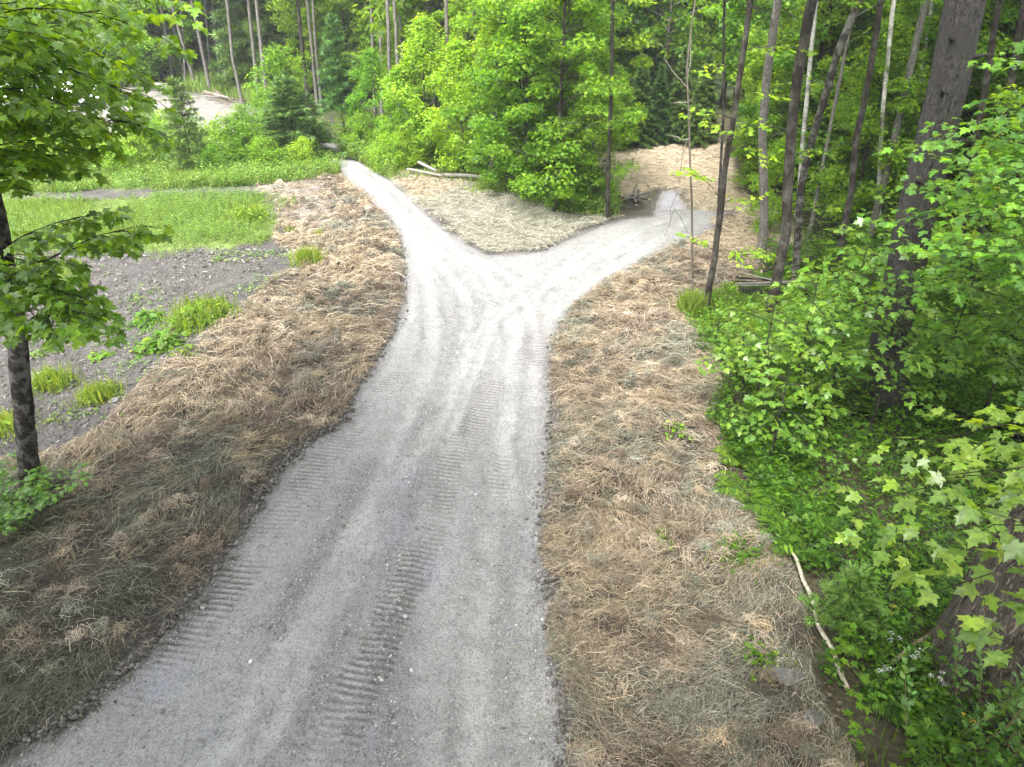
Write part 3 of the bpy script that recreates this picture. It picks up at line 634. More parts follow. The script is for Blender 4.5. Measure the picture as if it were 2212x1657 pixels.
q = scatter(Z_FLOOR, 1500, rng, 0, dn); herbs(g, q, H(q[:, 0], q[:, 1]), .55, .085, 6, pal(rng, len(q), G_MID), rng, MAPLE2)
q = scatter(Z_FLOOR, 5000, rng, 0, dn); blades(g, q, H(q[:, 0], q[:, 1])-.02, .3, .045, pal(rng, len(q), G_MID), rng)
# farther in under the trees, coarser
q = np.column_stack([6+34*rng.rand(9000), 12+45*rng.rand(9000)]); q = q[(q[:, 0]/q[:, 1] > .33) & (q[:, 0]/q[:, 1] < 1.15) & (sdist(q[:, 0], q[:, 1], Z_FIELD) < -.3)]
herbs(g, q, H(q[:, 0], q[:, 1]), .55, .24, 6, pal(rng, len(q), G_MID+G_BRIGHT), rng, QUADL)
tag(g.build('undergrowth', M_LEAF), kind='stuff')
rng = rs(26); g = MB()
q = scatter(Z_FLOOR, 9000, rng, -.3); n = len(q); an = rng.rand(n)*2*PI
place(g, QUADL, np.column_stack([q, H(q[:, 0], q[:, 1])+.03*rng.rand(n)]), np.column_stack([np.cos(an), np.sin(an), .2*rng.randn(n)]), .03+.035*rng.rand(n), pal(rng, n, [(.085, .06, .04), (.06, .045, .032), (.12, .09, .065), (.04, .032, .024)]), rng, .5)
tag(g.build('leaf_litter', M_STRAW), kind='stuff')

# ------------------------------------------------------------------ the pale summer air
HAZE_D = .0010
def haze_box():
    m, nt = newmat('air'); n = N(nt); v = n('ShaderNodeVolumePrincipled', i_Density=HAZE_D); v.inputs['Color'].default_value = (.93, .96, .97, 1); v.inputs['Anisotropy'].default_value = .3
    n('ShaderNodeOutputMaterial', i_Volume=v.outputs[0])
    V = np.array([(x, y, z) for z in (-40, 45) for y in (-70, 640) for x in (-430, 430)], float)
    g = MB(); g.add(V, np.array([[0, 2, 3, 1], [4, 5, 7, 6], [0, 1, 5, 4], [2, 6, 7, 3], [0, 4, 6, 2], [1, 3, 7, 5]]), (1, 1, 1)); tag(g.build('haze', m), kind='stuff')
if HAZE_D: haze_box()
# ================================================================== trees and plants
UP = np.array([0, 0, 1.])
def rotz(d, a):
    c, s = math.cos(a), math.sin(a); return np.array([d[0]*c-d[1]*s, d[0]*s+d[1]*c, d[2]])
class Tree:
    """wood and leaves of one tree, collected in its own space (origin at its foot)"""
    def __init__(s, rng): s.rng = rng; s.w = MB(); s.lv = MB(); s.P = []; s.D = []; s.S = []
    def leafs(s, pos, d, size): s.P.append(np.atleast_2d(pos)); s.D.append(np.atleast_2d(d)); s.S.append(np.atleast_1d(size))
    def flush(s, tmpl, cols, w=None, roll=.35, droop=(.15, .75), j=.18, up=None):
        if not s.P: return
        Pp, D, S = np.concatenate(s.P), np.concatenate(s.D), np.concatenate(s.S); n = len(Pp)
        D = nrm(D*np.array([1, 1, .3])); D[:, 2] -= droop[0]+(droop[1]-droop[0])*s.rng.rand(n)
        place(s.lv, tmpl, Pp, D, S, pal(s.rng, n, cols, w, j), s.rng, roll, up)
        s.P, s.D, s.S = [], [], []
    def spray(s, p0, d, L, r0, leaf, sp=.11, tw=.5, rise=.15, droop=.25, wcol=(1, 1, 1), lead=.15):
        """one branch carrying flat fans of opposite leaves, as maples do"""
        rng = s.rng; d = nrm(d); h = nrm(d*np.array([1, 1, 0])); n = 8; t = np.linspace(0, 1, n)
        side = np.array([-h[1], h[0], 0]); wob = np.cumsum(rng.randn(n))*.02*L
        pts = p0 + d*(L*t)[:, None] + UP*(rise*L*t-droop*L*t*t)[:, None] + side*wob[:, None]
        tube(s.w, pts, np.linspace(r0, .0025, n), 5, wcol)
        m = max(3, int(L/(sp*1.5)))
        for i in range(m):
            tt = lead+(1-lead)*(i+.3+.4*rng.rand())/m; x = tt*(n-1); k = min(int(x), n-2); p = pts[k]+(pts[k+1]-pts[k])*(x-k)
            ax = nrm(pts[k+1]-pts[k])
            tl = L*tw*(1-.65*tt)*(.55+.6*rng.rand())
            td = nrm(rotz(ax, (1 if i % 2 else -1)*R(38+30*rng.rand()))+UP*(.12*rng.randn()))
            q = p+td*np.linspace(0, tl, 3)[:, None]-UP*(np.array([0, .02, .10])*tl)[:, None]
            if tl > .12: tube(s.w, q, [max(.0022, r0*.30), .002, .0015], 3, wcol)
            c = max(1, int(tl/sp))
            for jn in range(c+1):
                u = (jn+.5)/(c+.5); pp = q[0]+(q[2]-q[0])*min(u, 1)
                dd = np.array([rotz(td, R(55+20*rng.randn())), rotz(td, -R(55+20*rng.randn()))])
                off = .35*leaf*nrm(dd)
                s.leafs(pp+off+UP*.02*rng.randn(2, 1), dd, leaf*(.50+.75*rng.rand(2)))
            s.leafs(q[2], td, leaf*(.7+.4*rng.rand()))
        s.leafs(pts[-1], nrm(pts[-1]-pts[-2]), leaf)
    def clumps(s, cen, rx, rz, n, leaf):
        """leaves in flattened clouds round the given centres, tips pointing out"""
        rng = s.rng; cen = np.atleast_2d(cen); k = len(cen)
        q = rng.randn(k, n, 3); q = q/np.linalg.norm(q, axis=2, keepdims=True)*(rng.rand(k, n, 1)**.5)
        off = q*np.array([1, 1, 0])*np.reshape(rx, (-1, 1, 1))+q*np.array([0, 0, 1])*np.reshape(rz, (-1, 1, 1))
        off[..., 2] -= .35*np.reshape(rz, (-1, 1))*(q[..., 0]**2+q[..., 1]**2)
        d = q*np.array([1, 1, .25])+.45*rng.randn(k, n, 3)
        s.leafs((cen[:, None, :]+off).reshape(-1, 3), d.reshape(-1, 3), (leaf*(.6+.7*rng.rand(k, n))).ravel())
    def limb(s, a, b, r0, r1, k=5, sag=.12, col=(1, 1, 1)):
        t = np.linspace(0, 1, 6)[:, None]; L = np.linalg.norm(b-a)
        p = a+(b-a)*t+UP*(sag*L*np.sin(t*PI))+np.cumsum(s.rng.randn(6, 3)*.018*L, 0)*np.sin(t*PI)
        tube(s.w, p, np.linspace(r0, r1, 6), k, col); return p
    def trunk(s, path, r0, r1, k=12, flare=.5, rough=.05, col=(1, 1, 1), n=None, fh=.35):
        path = np.asarray(path, float); seg = np.linalg.norm(np.diff(path, axis=0), axis=1); c = np.concatenate([[0], np.cumsum(seg)]); L = c[-1]
        n = n or max(10, int(L/.35)); t = np.linspace(0, 1, n)**1.25*L
        p = np.column_stack([np.interp(t, c, path[:, i]) for i in range(3)])
        wob = np.cumsum(s.rng.randn(n, 2)*.25, 0)*min(r0, .1)*.22; wob -= np.outer(t/L, wob[-1]); p[:, :2] += wob
        r = r0+(r1-r0)*(t/L)**.9; r = r*(1+flare*np.exp(-t/fh)); p = np.concatenate([p[:1]-[0, 0, .12], p]); r = np.concatenate([r[:1]*1.08, r])
        tube(s.w, p, r, k, col, rough, s.rng); s.path = p; return p
    def at(s, z):
        p = s.path; return np.array([np.interp(z, p[:, 2], p[:, 0]), np.interp(z, p[:, 2], p[:, 1]), z])
    def crown(s, z0, z1, Rm, nc, per, leaf, rx=.55, rz=.22, r0=.035, prof=.9, lift=.35, wcol=(1, 1, 1), ang=None):
        rng = s.rng; cen = []
        for i in range(nc):
            t = (i+rng.rand())/nc; z = z0+(z1-z0)*t
            rad = Rm*(math.sin(PI*min(1, .18+.82*t))**prof if prof else 1)*(.22+.88*rng.rand()**.7)
            a = i*2.39996+rng.randn()*.5 if ang is None else ang[0]+ang[1]*rng.randn()
            c = s.at(min(z, s.path[-1][2]))+np.array([math.cos(a)*rad, math.sin(a)*rad, .15*rng.randn()]); c[2] = z
            cen.append(c); st = s.at(max(z-rad*lift-.1, s.path[1][2]+.2))
            s.limb(st, c, max(.006, r0*(1-.7*t)), .004, 4, .06, wcol)
        sc_ = .65+.7*rng.rand(nc); s.clumps(np.array(cen), rx*sc_, rz*sc_, per, leaf)
    def make(s, name, loc, bark, leafm, label, cat='tree', group=None, crown='crown', wood='trunk'):
        e = empty(name, [float(v) for v in loc], label, cat, group)
        if s.w.n: s.w.build(wood, bark, e, smooth=True)
        if s.lv.n: s.lv.build(crown, leafm, e)
        return e
def dup(root, loc, rz, scale=1.0, label=None, group=None, lean=(0, 0)):
    r = root.copy(); COL.objects.link(r); r.location = [float(v) for v in loc]; r.rotation_euler = (lean[0], lean[1], rz); r.scale = (scale,)*3
    if label: r['label'] = label
    if group: r['group'] = group
    for ch in root.children:
        c = ch.copy(); COL.objects.link(c); c.parent = r
    return r
def lean_path(bu, bv, tops, hgt, foot=None):
    """trunk axis from its foot at a pixel through sight lines at the foot's own distance, carried on to a height"""
    b = P(bu, bv) if foot is None else foot; pts = [b]
    for u, v in tops: pts.append(PY(u, v, b[1]))
    d = pts[-1]-pts[0] if len(pts) == 2 else pts[-1]-pts[-2]; d = d/d[2]
    z = pts[-1][2]
    while z < b[2]+hgt: z += 2.0; d = d*np.array([.8, .8, 1]); pts.append(pts[-1]+d*2.0)
    return b, np.array(pts)-b

# ------------------------------------------------------------------ the tall pine at the right
rng = rs(100)
b, pa = lean_path(1922, 882, [(1922, 736), (1972, 504), (2033, 274), (2090, 0)], 17)
t = Tree(rng); t.trunk(pa, .275, .13, 40, .22, .035, n=110)
for u, v, a in ((2072, 205, 2.6), (2015, 95, 3.4), (2095, 130, -.3), (1960, 395, 3.0), (2020, 310, .4)):   # stubs of broken branches
    z = PY(u, v, b[1])[2]-b[2]; c = t.at(z); d = np.array([math.cos(a)*.7, -.75, .25])
    tube(t.w, c+nrm(d)*np.array([[.22], [.31], [.42]]), [.035, .022, .008], 6)
t.crown(11.5, 17, 2.4, 14, 130, .34, .7, .3, .06); t.flush(TUFT, G_SPRUCE, roll=1.5)
t.make('pine_tree', b, M_PINE, M_NEEDLE, 'tall pine with a thick straight dark furrowed trunk rising out of the maple saplings')

# thick old trunk whose flared foot shows at the lower right; its low boughs of big leaves hang into view
rng = rs(101)
b = P(2092, 1468); t = Tree(rng); t.trunk(np.array([[0, 0, 0], [.06, .02, 1.2], [.16, .05, 3], [.4, .1, 8], [.6, .2, 15]]), .36, .22, 36, .42, .05, n=80, fh=.55)
t.crown(10, 15, 3.5, 14, 130, .26, 1.0, .4, .08); t.flush(QUADL, G_MID)
big = t.make('old_maple', b, M_OAK, M_LEAF, 'stout old trunk with furrowed bark and a flared foot at the lower right corner')

# ------------------------------------------------------------------ leaning maple at the left edge, leaf sprays across the upper left
rng = rs(102)
b, pa = lean_path(66, 1062, [(52, 900), (30, 720), (0, 510)], 11)
t = Tree(rng); t.trunk(pa, .118, .075, 24, .30, .05, n=90)
def bough(px, Z, r0=.014, L2=.75, leaf=.098, sp=.105, tw=.55, n=None):
    """a bough drawn along a sight path (u, v) at depth Z, with side sprays"""
    px = [(u-38*i/(len(px)-1), v) for i, (u, v) in enumerate(px)]
    pts = np.array([PZ(u, v, z) for (u, v), z in zip(px, np.linspace(Z[0], Z[1], len(px)))])-b
    st = t.at(min(max(pts[0][2]-.5, .5), 10)); pts = np.concatenate([st[None], pts])
    seg = np.linalg.norm(np.diff(pts, axis=0), axis=1); c = np.concatenate([[0], np.cumsum(seg)]); L = c[-1]
    m = 14; q = np.column_stack([np.interp(np.linspace(0, L, m), c, pts[:, i]) for i in range(3)])
    tube(t.w, q, np.linspace(r0, .004, m), 6, (.5, .5, .5))
    k = n or int(L/.165)
    for i in range(k):
        f = .22+.78*(i+.5)/k; x = f*(m-1); a = min(int(x), m-2); p = q[a]+(q[a+1]-q[a])*(x-a); ax = nrm(q[a+1]-q[a])
        d = rotz(ax*np.array([1, 1, .4]), (1 if i % 2 else -1)*R(30+35*rng.rand()))+UP*(.15*rng.randn())
        t.spray(p, d, L2*(1-.45*f)*(.6+.6*rng.rand()), .005, leaf, sp, tw, .05, .25, (.5, .5, .5))
    t.spray(q[-1], nrm(q[-1]-q[-2])+UP*.05, L2*.6, .005, leaf, sp, tw, .05, .3, (.5, .5, .5))
bough([(-60, 330), (0, 292), (91, 234), (140, 216), (185, 189), (215, 175)], (6.4, 7.4), .016)
bough([(-80, 90), (0, 64), (61, 76), (122, 87), (200, 110), (275, 130)], (5.8, 6.8), .015)
bough([(-60, 100), (60, 75), (110, 52), (167, 40), (201, 27), (270, 20)], (6.2, 7.2), .013)
bough([(-70, 330), (24, 310), (100, 300), (189, 304), (260, 270)], (6.6, 7.4), .012)
bough([(-90, 20), (60, -20), (180, -40), (300, -35), (370, -10)], (5.6, 6.6), .014)
bough([(-90, 200), (0, 160), (100, 150), (200, 165), (280, 215)], (6.8, 7.6), .012)
bough([(-60, 360), (0, 345), (70, 335), (150, 345)], (7.2, 7.8), .010)
bough([(-120, 10), (0, 10), (110, 0), (220, 15)], (6.8, 7.6), .010)
bough([(-90, 280), (0, 265), (80, 262), (180, 262), (240, 230)], (7.4, 8.0), .010)
bough([(-90, 60), (0, 30), (120, 10), (240, 40), (330, 60)], (5.4, 6.4), .012)
bough([(-90, 130), (20, 110), (130, 130), (230, 175), (300, 190)], (6.0, 6.8), .012)
bough([(-90, 240), (0, 225), (90, 235), (190, 250), (290, 262)], (6.2, 7.0), .012)
bough([(-90, 390), (0, 370), (80, 350), (180, 330)], (6.8, 7.2), .010)
bough([(-90, -20), (80, -60), (240, -60), (380, -60)], (6.4, 7.4), .012)
bough([(-60, 180), (40, 140), (140, 95), (260, 80)], (7.6, 8.2), .010)
bough([(-60, 20), (60, 30), (160, 70), (250, 120)], (7.8, 8.4), .010)
bough([(-90, 220), (30, 190), (90, 190), (150, 215)], (5.9, 6.2), .010)
bough([(6, 554), (18, 552), (85, 569), (128, 560), (183, 532), (245, 508), (310, 495)], (7.9, 7.6), .012, .75, .115)
bough([(0, 540), (70, 505), (150, 480), (230, 465)], (7.9, 7.9), .008, .6, .11)
bough([(12, 566), (60, 614), (100, 640), (150, 655), (215, 680)], (7.8, 7.3), .010, .75, .125)
bough([(14, 572), (50, 620), (110, 610), (190, 640)], (7.8, 7.5), .008, .6, .12)
bough([(14, 580), (50, 650), (110, 690), (180, 700)], (7.7, 7.2), .008, .55, .125)
t.flush(MAPLE, G_MID+G_BRIGHT, roll=.45, droop=(.15, 1.0))
t.crown(8, 11, 2.2, 10, 90, .22, .8, .3, .05, ang=(2.6, 1.3)); t.flush(QUADL, G_MID)
t.make('leaning_maple', b, M_LICHEN, M_LEAFN, 'leaning maple with blotchy lichened trunk and dark leaf sprays at the left edge')

# ------------------------------------------------------------------ single trunks of the wood at the right
def wood_tree(seed, name, label, bark, foot, tops, r0, r1, hgt, c0, cR, nc, leafpx=.15, low=0, k=14, group=None, lowR=1.5, col=(1, 1, 1), cols=G_BRIGHT+G_MID, flare=.35):
    rng = rs(seed); b, pa = lean_path(foot[0], foot[1], tops, hgt); t = Tree(rng); t.trunk(pa, r0*.72, r1*.68, k, flare, .05, n=60, col=col)
    if nc: t.crown(c0, hgt*.97, cR, max(5, int(nc*.38)), 95, leafpx*1.35, .75, .28, r0*.35, wcol=col); t.flush(MAPLE2 if leafpx < .16 else QUADL, cols)
    if low:
        for i in range(low):
            z = 1.6+(c0-1.4)*(i+rng.rand())/low; a = i*2.4+rng.rand()
            t.spray(t.at(z), np.array([math.cos(a), math.sin(a), .25]), lowR*(.6+.6*rng.rand()), .010, .115, .15, .55, .1, .3, col)
        t.flush(MAPLE2, cols, droop=(.1, .6))
    return t.make(name, b, bark, M_LEAF, label, group=group)
wood_tree(110, 'maple_tree', 'dark bare maple trunk standing alone at the straw edge beside the thin stem', M_MAPLE, (1522, 668), [(1544, 554), (1559, 432), (1562, 380), (1580, 274), (1599, 152), (1617, 30)], .085, .05, 11, 6.0, 2.3, 16, low=4, lowR=1.0)
LONE = bpy.data.objects['maple_tree']
rg = rs(555); tb = P(1522, 668); t = Tree(rg)
for px in ([(1560, 395), (1520, 385), (1480, 358)], [(1555, 430), (1530, 390), (1500, 372)], [(1545, 545), (1520, 520), (1490, 505)], [(1545, 540), (1580, 545), (1620, 520)], [(1558, 470), (1590, 440), (1610, 425)], [(1540, 560), (1575, 548), (1640, 535)], [(1578, 290), (1550, 265), (1520, 262)], [(1590, 200), (1630, 190), (1660, 200)], [(1575, 300), (1610, 300), (1640, 330)], [(1600, 150), (1560, 130), (1520, 150)]):
    q = np.array([PY(u, v, tb[1]) for u, v in px])-tb; q[:, 1] += np.linspace(0, -.3, 3); L = np.linalg.norm(q[2]-q[0]); w0 = t.w; t.w = MB(); tube(t.w, np.array([q[0], q[0]*.55+q[1]*.45]), [.008, .006], 4)
    t.spray(q[0]*.4+q[1]*.6, q[2]-q[0], max(L*.95, .55), .006, .10, .09, .6, .02, .12, (.8, .8, .8), .05); t.w.build('limb', M_MAPLE, LONE, smooth=True); t.w = w0
t.flush(MAPLE2, G_BRIGHT, droop=(.05, .6)); t.lv.build('foliage', M_LEAF, LONE)
wood_tree(111, 'maple_tree', 'heavy dark maple trunk leaning right beside the brush heap', M_MAPLE, (1664, 680), [(1698, 504), (1709, 304), (1718, 213), (1738, 91), (1753, 0)], .135, .09, 14, 7, 2.8, 22, low=4)
wood_tree(112, 'maple_tree', 'long leaning maple, dark above with a pale whitish foot behind the heavy trunk', M_LICHEN, (1716, 624), [(1722, 504), (1728, 410), (1735, 365), (1759, 274), (1780, 207), (1811, 100), (1853, 0)], .11, .065, 14, 8, 2.6, 18, low=2)
wood_tree(113, 'aspen_tree', 'pale grey twin trunk at the end of the far straw strip', M_GREY, (1643, 566), [(1650, 480), (1650, 400), (1652, 274), (1662, 152), (1680, 20)], .14, .08, 13, 7, 2.4, 16, low=2)
wood_tree(114, 'maple_tree', 'slim mottled maple trunk left of the pine with bare lower stem', M_MAPLE, (1808, 586), [(1824, 490), (1842, 411), (1850, 304), (1869, 213), (1884, 137), (1902, 0)], .10, .06, 14, 7.5, 2.5, 18, low=2)
wood_tree(115, 'aspen_tree', 'grey banded trunk leaning right just left of the pine', M_GREY, (1870, 535), [(1890, 462), (1921, 347), (1951, 213), (1981, 76), (1993, 30)], .12, .075, 15, 8, 2.4, 16)
wood_tree(116, 'birch_tree', 'white birch stem behind the slim mottled maple', M_BIRCH, (1898, 520), [(1900, 400), (1908, 250), (1920, 120), (1930, 20)], .075, .05, 13, 8, 2.0, 12)
wood_tree(117, 'birch_tree', 'white birch stem seen between the two dark leaning maples', M_BIRCH, (1722, 470), [(1734, 304), (1742, 220), (1752, 120), (1762, 20)], .085, .05, 13, 8, 2.0, 12)
wood_tree(118, 'birch_tree', 'thin white birch close beside the left edge of the pine trunk', M_BIRCH, (1952, 470), [(1975, 300), (1994, 150), (2010, 40)], .08, .05, 13, 8.5, 2.0, 12)
wood_tree(119, 'maple_tree', 'dark forked maple right of the pine reaching the upper right corner', M_MAPLE, (2118, 588), [(2131, 365), (2150, 300), (2175, 230), (2204, 61)], .13, .08, 14, 8, 2.8, 18, low=2)
wood_tree(120, 'maple_tree', 'dark twin stem seen just right of the pine under the leaves', M_MAPLE, (2073, 588), [(2082, 480), (2092, 400), (2120, 250), (2140, 110)], .10, .06, 13, 8, 2.4, 16, low=2)
wood_tree(121, 'maple_tree', 'small grey stem leaning right between the white birch and the slim mottled maple', M_GREY, (1745, 520), [(1757, 457), (1772, 380), (1800, 240)], .065, .04, 9, 5, 1.8, 12, low=2)
wood_tree(122, 'maple_sapling', 'thin dark pole standing close against the lone maple trunk', M_MAPLE, (1549, 500), [(1556, 365), (1562, 243), (1562, 122), (1564, 0)], .05, .03, 10, 5.5, 1.5, 10, k=8)
wood_tree(123, 'maple_tree', 'dark thick trunk at the right edge of the wood', M_MAPLE, (2170, 600), [(2190, 420), (2220, 230)], .14, .09, 14, 8, 2.8, 18, low=2)
wood_tree(124, 'maple_tree', 'slender dark trunk at the corner of the green thicket by the dip', M_MAPLE, (1312, 473), [(1318, 304), (1321, 213), (1324, 0)], .075, .05, 10, 6.5, 1.6, 9, k=10)
wood_tree(125, 'pine_tree', 'tall bare pine trunk tapering above the middle of the green thicket', M_PINE, (1062, 394), [(1066, 330), (1076, 198), (1084, 106), (1097, 0)], .108, .088, 15, 9.5, 2.0, 14, leafpx=.2)
for i, (lab, bark, foot, tops, r) in enumerate([
    ('grey trunk behind the pointed bright maple', M_GREY, (968, 345), [(968, 228), (965, 15)], .10),
    ('slim pale stem left of the pointed maple, straight to the top', M_GREY, (847, 300), [(845, 213), (840, 91), (837, 0)], .11),
    ('pale bare stem with a snapped top just right of the slim pale stem', M_GREY, (863, 310), [(862, 237), (857, 67), (855, 40)], .12),
    ('thin brown trunk inside the thicket right of the grey trunk', M_MAPLE, (1029, 345), [(1028, 298), (1026, 122)], .10),
    ('thin grey trunk behind the young fir', M_GREY, (810, 265), [(809, 204), (806, 137), (803, 20)], .10),
    ('dark trunk with a bare foot at the edge of the clearing', M_MAPLE, (668, 230), [(653, 107), (643, 0)], .13),
    ('left stem of a pale pair at the edge of the clearing', M_GREY, (686, 232), [(675, 106), (666, 15)], .11),
    ('right stem of a pale pair at the edge of the clearing', M_GREY, (694, 233), [(683, 130), (676, 20)], .09),
    ('brownish pine trunk beside the bright bushy maples above the clearing', M_PINE, (626, 176), [(623, 76), (620, 0)], .15),
    ('pale straight trunk behind the clearing left of the brownish pine', M_GREY, (616, 185), [(608, 106), (603, 10)], .13),
    ('leaning grey stem crossing behind the pale pair', M_GREY, (712, 150), [(692, 49), (685, 0)], .10),
    ('straight grey trunk above the young fir, left of two', M_GREY, (720, 150), [(719, 110), (711, 0)], .13),
    ('straight whitish trunk above the young fir, right of two', M_GREY, (727, 150), [(724, 110), (722, 0)], .12),
    ('bare grey pole right of the two trunks above the fir', M_GREY, (754, 180), [(752, 125), (748, 30)], .10),
    ('crooked pale aspen leaning over the slash heap', M_GREY, (524, 226), [(502, 122), (492, 20)], .11),
    ('pale aspen in the clump behind the fallen logs, rightmost and tallest', M_GREY, (373, 176), [(362, 90), (350, 30), (345, 0)], .14),
    ('pale aspen second from the right in the clump behind the fallen logs', M_GREY, (365, 168), [(355, 90), (344, 20)], .11),
    ('pale aspen in the middle of the clump behind the fallen logs', M_GREY, (355, 172), [(343, 90), (332, 20)], .10),
    ('pale aspen at the left of the clump behind the fallen logs', M_GREY, (342, 165), [(331, 90), (322, 30)], .09),
    ('slanting bare aspen crossing right of the clump', M_GREY, (415, 162), [(392, 100), (362, 30)], .07),
    ('thin dead grey stem before the dark spruces behind the logs', M_GREY, (400, 186), [(397, 113), (394, 60)], .07),
    ('straight brown trunk in the dark wood behind the slash heap', M_PINE, (455, 172), [(450, 110), (443, 10)], .12),
    ('second brown trunk in the dark wood behind the slash heap', M_PINE, (476, 175), [(468, 100), (460, 10)], .10)]):
    snag = 'snapped' in lab or 'dead' in lab
    wood_tree(130+i, 'pine_tree' if bark is M_PINE else 'maple_tree' if bark is M_MAPLE else 'aspen_tree', lab, bark, foot, tops, r, r*.6, 5.5 if snag else 14, 7.5, 2.0, 0 if snag else 11, leafpx=.22, k=8, cols=G_MID+G_BRIGHT)

# ------------------------------------------------------------------ patterns of trees for the woods, copied about
def proto_maple(seed, h, c0, Rm, nc, per, leaf, r0, cols, name, label, bark=M_MAPLE, tmpl=MAPLE2, rx=.42, rz=.23, prof=.75, loc=(0, -500, 0)):
    rng = rs(seed); t = Tree(rng); t.trunk(np.array([[0, 0, 0], [.03*h*rng.randn()*.3, .02*h*rng.randn()*.3, h*.5], [.02*h*rng.randn(), .02*h*rng.randn(), h]]), r0, .012, 8, .3, .04, n=24)
    t.crown(c0, h*1.0, Rm, nc, per, leaf, rx, rz, r0*.4, prof); t.flush(tmpl, cols, roll=.4)
    return t
def proto_spruce(seed, h, Rm, c0, r0, dense=1.0, cols=G_SPRUCE, tsize=.20):
    rng = rs(seed); t = Tree(rng); t.trunk(np.array([[0, 0, 0], [0, 0, h*.5], [0, 0, h]]), r0, .008, 8, .2, .03, n=24, col=(.7, .65, .6))
    nb = int(13*h*dense**.5); Ls = []
    for i in range(nb):
        f = (i+.5)/nb; z = c0+(h-c0)*f; L = Rm*(1-f)**.85*(.75+.4*rng.rand())+.08; a = i*2.39996+.3*rng.randn()
        d = np.array([math.cos(a), math.sin(a), 0]); m = max(3, int(L/.11)); s = np.linspace(.15, 1, m)[:, None]
        q = t.at(z)+d*L*s+UP*(.22*L*s*(f*1.4-.25)-.20*L*s*s*(1-f))
        tube(t.w, np.concatenate([t.at(z)[None], q[::max(1, m//3)]]), .008, 3, (.6, .5, .4))
        for sg in (-1, 1, 0):
            sd_ = rotz(d, sg*R(48)); k = 1 if sg == 0 else 2
            for jj in range(k):
                tl = (.10+.30*L*(1-s*.75))*(jj+.4)/k if sg else 0*s
                t.leafs(q+sd_*tl-UP*.12*tl+.02*rng.randn(m, 3), np.tile(sd_ if sg else d, (m, 1))+.25*rng.randn(m, 3), tsize*(.7+.5*rng.rand(m)))
    t.flush(TUFT, cols, roll=.9, droop=(0, .35)); return t
def foot(u, v): return P(u, v)
GONE = []
class Kind:
    """first use places the pattern itself, later uses copy it"""
    def __init__(s, t, name, bark, leafm, cat='tree', crown='crown', wood='trunk'): s.t, s.name, s.bark, s.leafm, s.cat, s.cr, s.wd = t, name, bark, leafm, cat, crown, wood; s.o = None
    def put(s, loc, label, rz=0, scale=1.0, group=None, lean=(0, 0)):
        if s.o is None:
            s.o = s.t.make(s.name, loc, s.bark, s.leafm, label, s.cat, group, s.cr, s.wd); s.o.rotation_euler = (lean[0], lean[1], rz); s.o.scale = (scale,)*3; return s.o
        if group is None and 'group' in s.o: g0 = s.o['group']; o = dup(s.o, loc, rz, scale, label, None, lean); del o['group']; return o
        return dup(s.o, loc, rz, scale, label, group, lean)
# thicket maples: leafy from the ground up
K_TH = [Kind(proto_maple(201, 5.6, .5, 1.55, 58, 185, .092, .05, G_BRIGHT+G_MID, '', ''), 'maple_sapling', M_MAPLE, M_LEAF),
        Kind(proto_maple(202, 7.5, .7, 1.9, 76, 185, .095, .07, G_BRIGHT+G_MID, '', ''), 'maple_tree', M_MAPLE, M_LEAF),
        Kind(proto_maple(203, 4.2, .25, 1.25, 48, 165, .086, .04, G_BRIGHT, '', '', prof=1.0), 'maple_sapling', M_MAPLE, M_LEAF)]
K_TALL = [Kind(proto_maple(211, 13, 3.0, 2.4, 62, 90, .25, .12, G_MID+G_BRIGHT, '', '', M_GREY, QUADL, .8, .32), 'aspen_tree', M_GREY, M_LEAF),
          Kind(proto_maple(212, 15, 2.0, 2.7, 75, 90, .27, .13, G_MID+G_DEEP, '', '', M_MAPLE, QUADL, .9, .35), 'maple_tree', M_MAPLE, M_LEAF),
          Kind(proto_maple(213, 11, 1.2, 2.2, 62, 90, .25, .09, G_BRIGHT, '', '', M_GREY, QUADL, .8, .3), 'maple_tree', M_GREY, M_LEAF)]
K_BUSH = [Kind(proto_maple(221, 1.9, .05, .95, 30, 120, .08, .02, G_BRIGHT+G_MID, '', '', prof=.6, rx=.40, rz=.24), 'shrub', M_MAPLE, M_LEAF, 'shrub', 'foliage', 'stem'),
          Kind(proto_maple(222, 1.3, .05, .75, 24, 120, .07, .015, G_BRIGHT, '', '', tmpl=OVAL, prof=.5, rx=.36, rz=.22), 'shrub', M_MAPLE, M_LEAF, 'shrub', 'foliage', 'stem'),
          Kind(proto_maple(223, 2.6, .15, .85, 32, 120, .08, .025, G_MID+G_BRIGHT, '', '', prof=.8, rx=.40, rz=.26), 'shrub', M_MAPLE, M_LEAF, 'shrub', 'foliage', 'stem')]
K_SPR = [Kind(proto_spruce(231, 3.0, .95, .05, .03, 4.0, tsize=.17), 'spruce_tree', M_MAPLE, M_NEEDLE),
         Kind(proto_spruce(232, 9.5, 2.0, .6, .10, 1.1, tsize=.34), 'spruce_tree', M_MAPLE, M_NEEDLE),
         Kind(proto_spruce(233, 3.6, 1.5, .05, .05, 4.0, tsize=.21), 'spruce_tree', M_MAPLE, M_NEEDLE),
         Kind(proto_spruce(234, 4.6, .85, 1.2, .045, 1.6, cols=[(.05, .12, .02), (.035, .085, .02), (.08, .17, .02)], tsize=.20), 'fir_tree', M_MAPLE, M_NEEDLE)]
rng = rs(300); rr = lambda: rng.rand()*2*PI
K_SPR[0].put(foot(418, 366), 'small pointed dark spruce standing among pale shrubs at the left', .3, .95)
K_SPR[2].put(foot(640, 338), 'broad dark spruce bush at the bend where the track meets the clearing', 1.0, 1.0)
_o = K_SPR[2].o; _o.scale = (1.15, 1.15, .74)
K_SPR[3].put(foot(746, 302), 'young fir with a bare foot right of the track end', .5, .95)
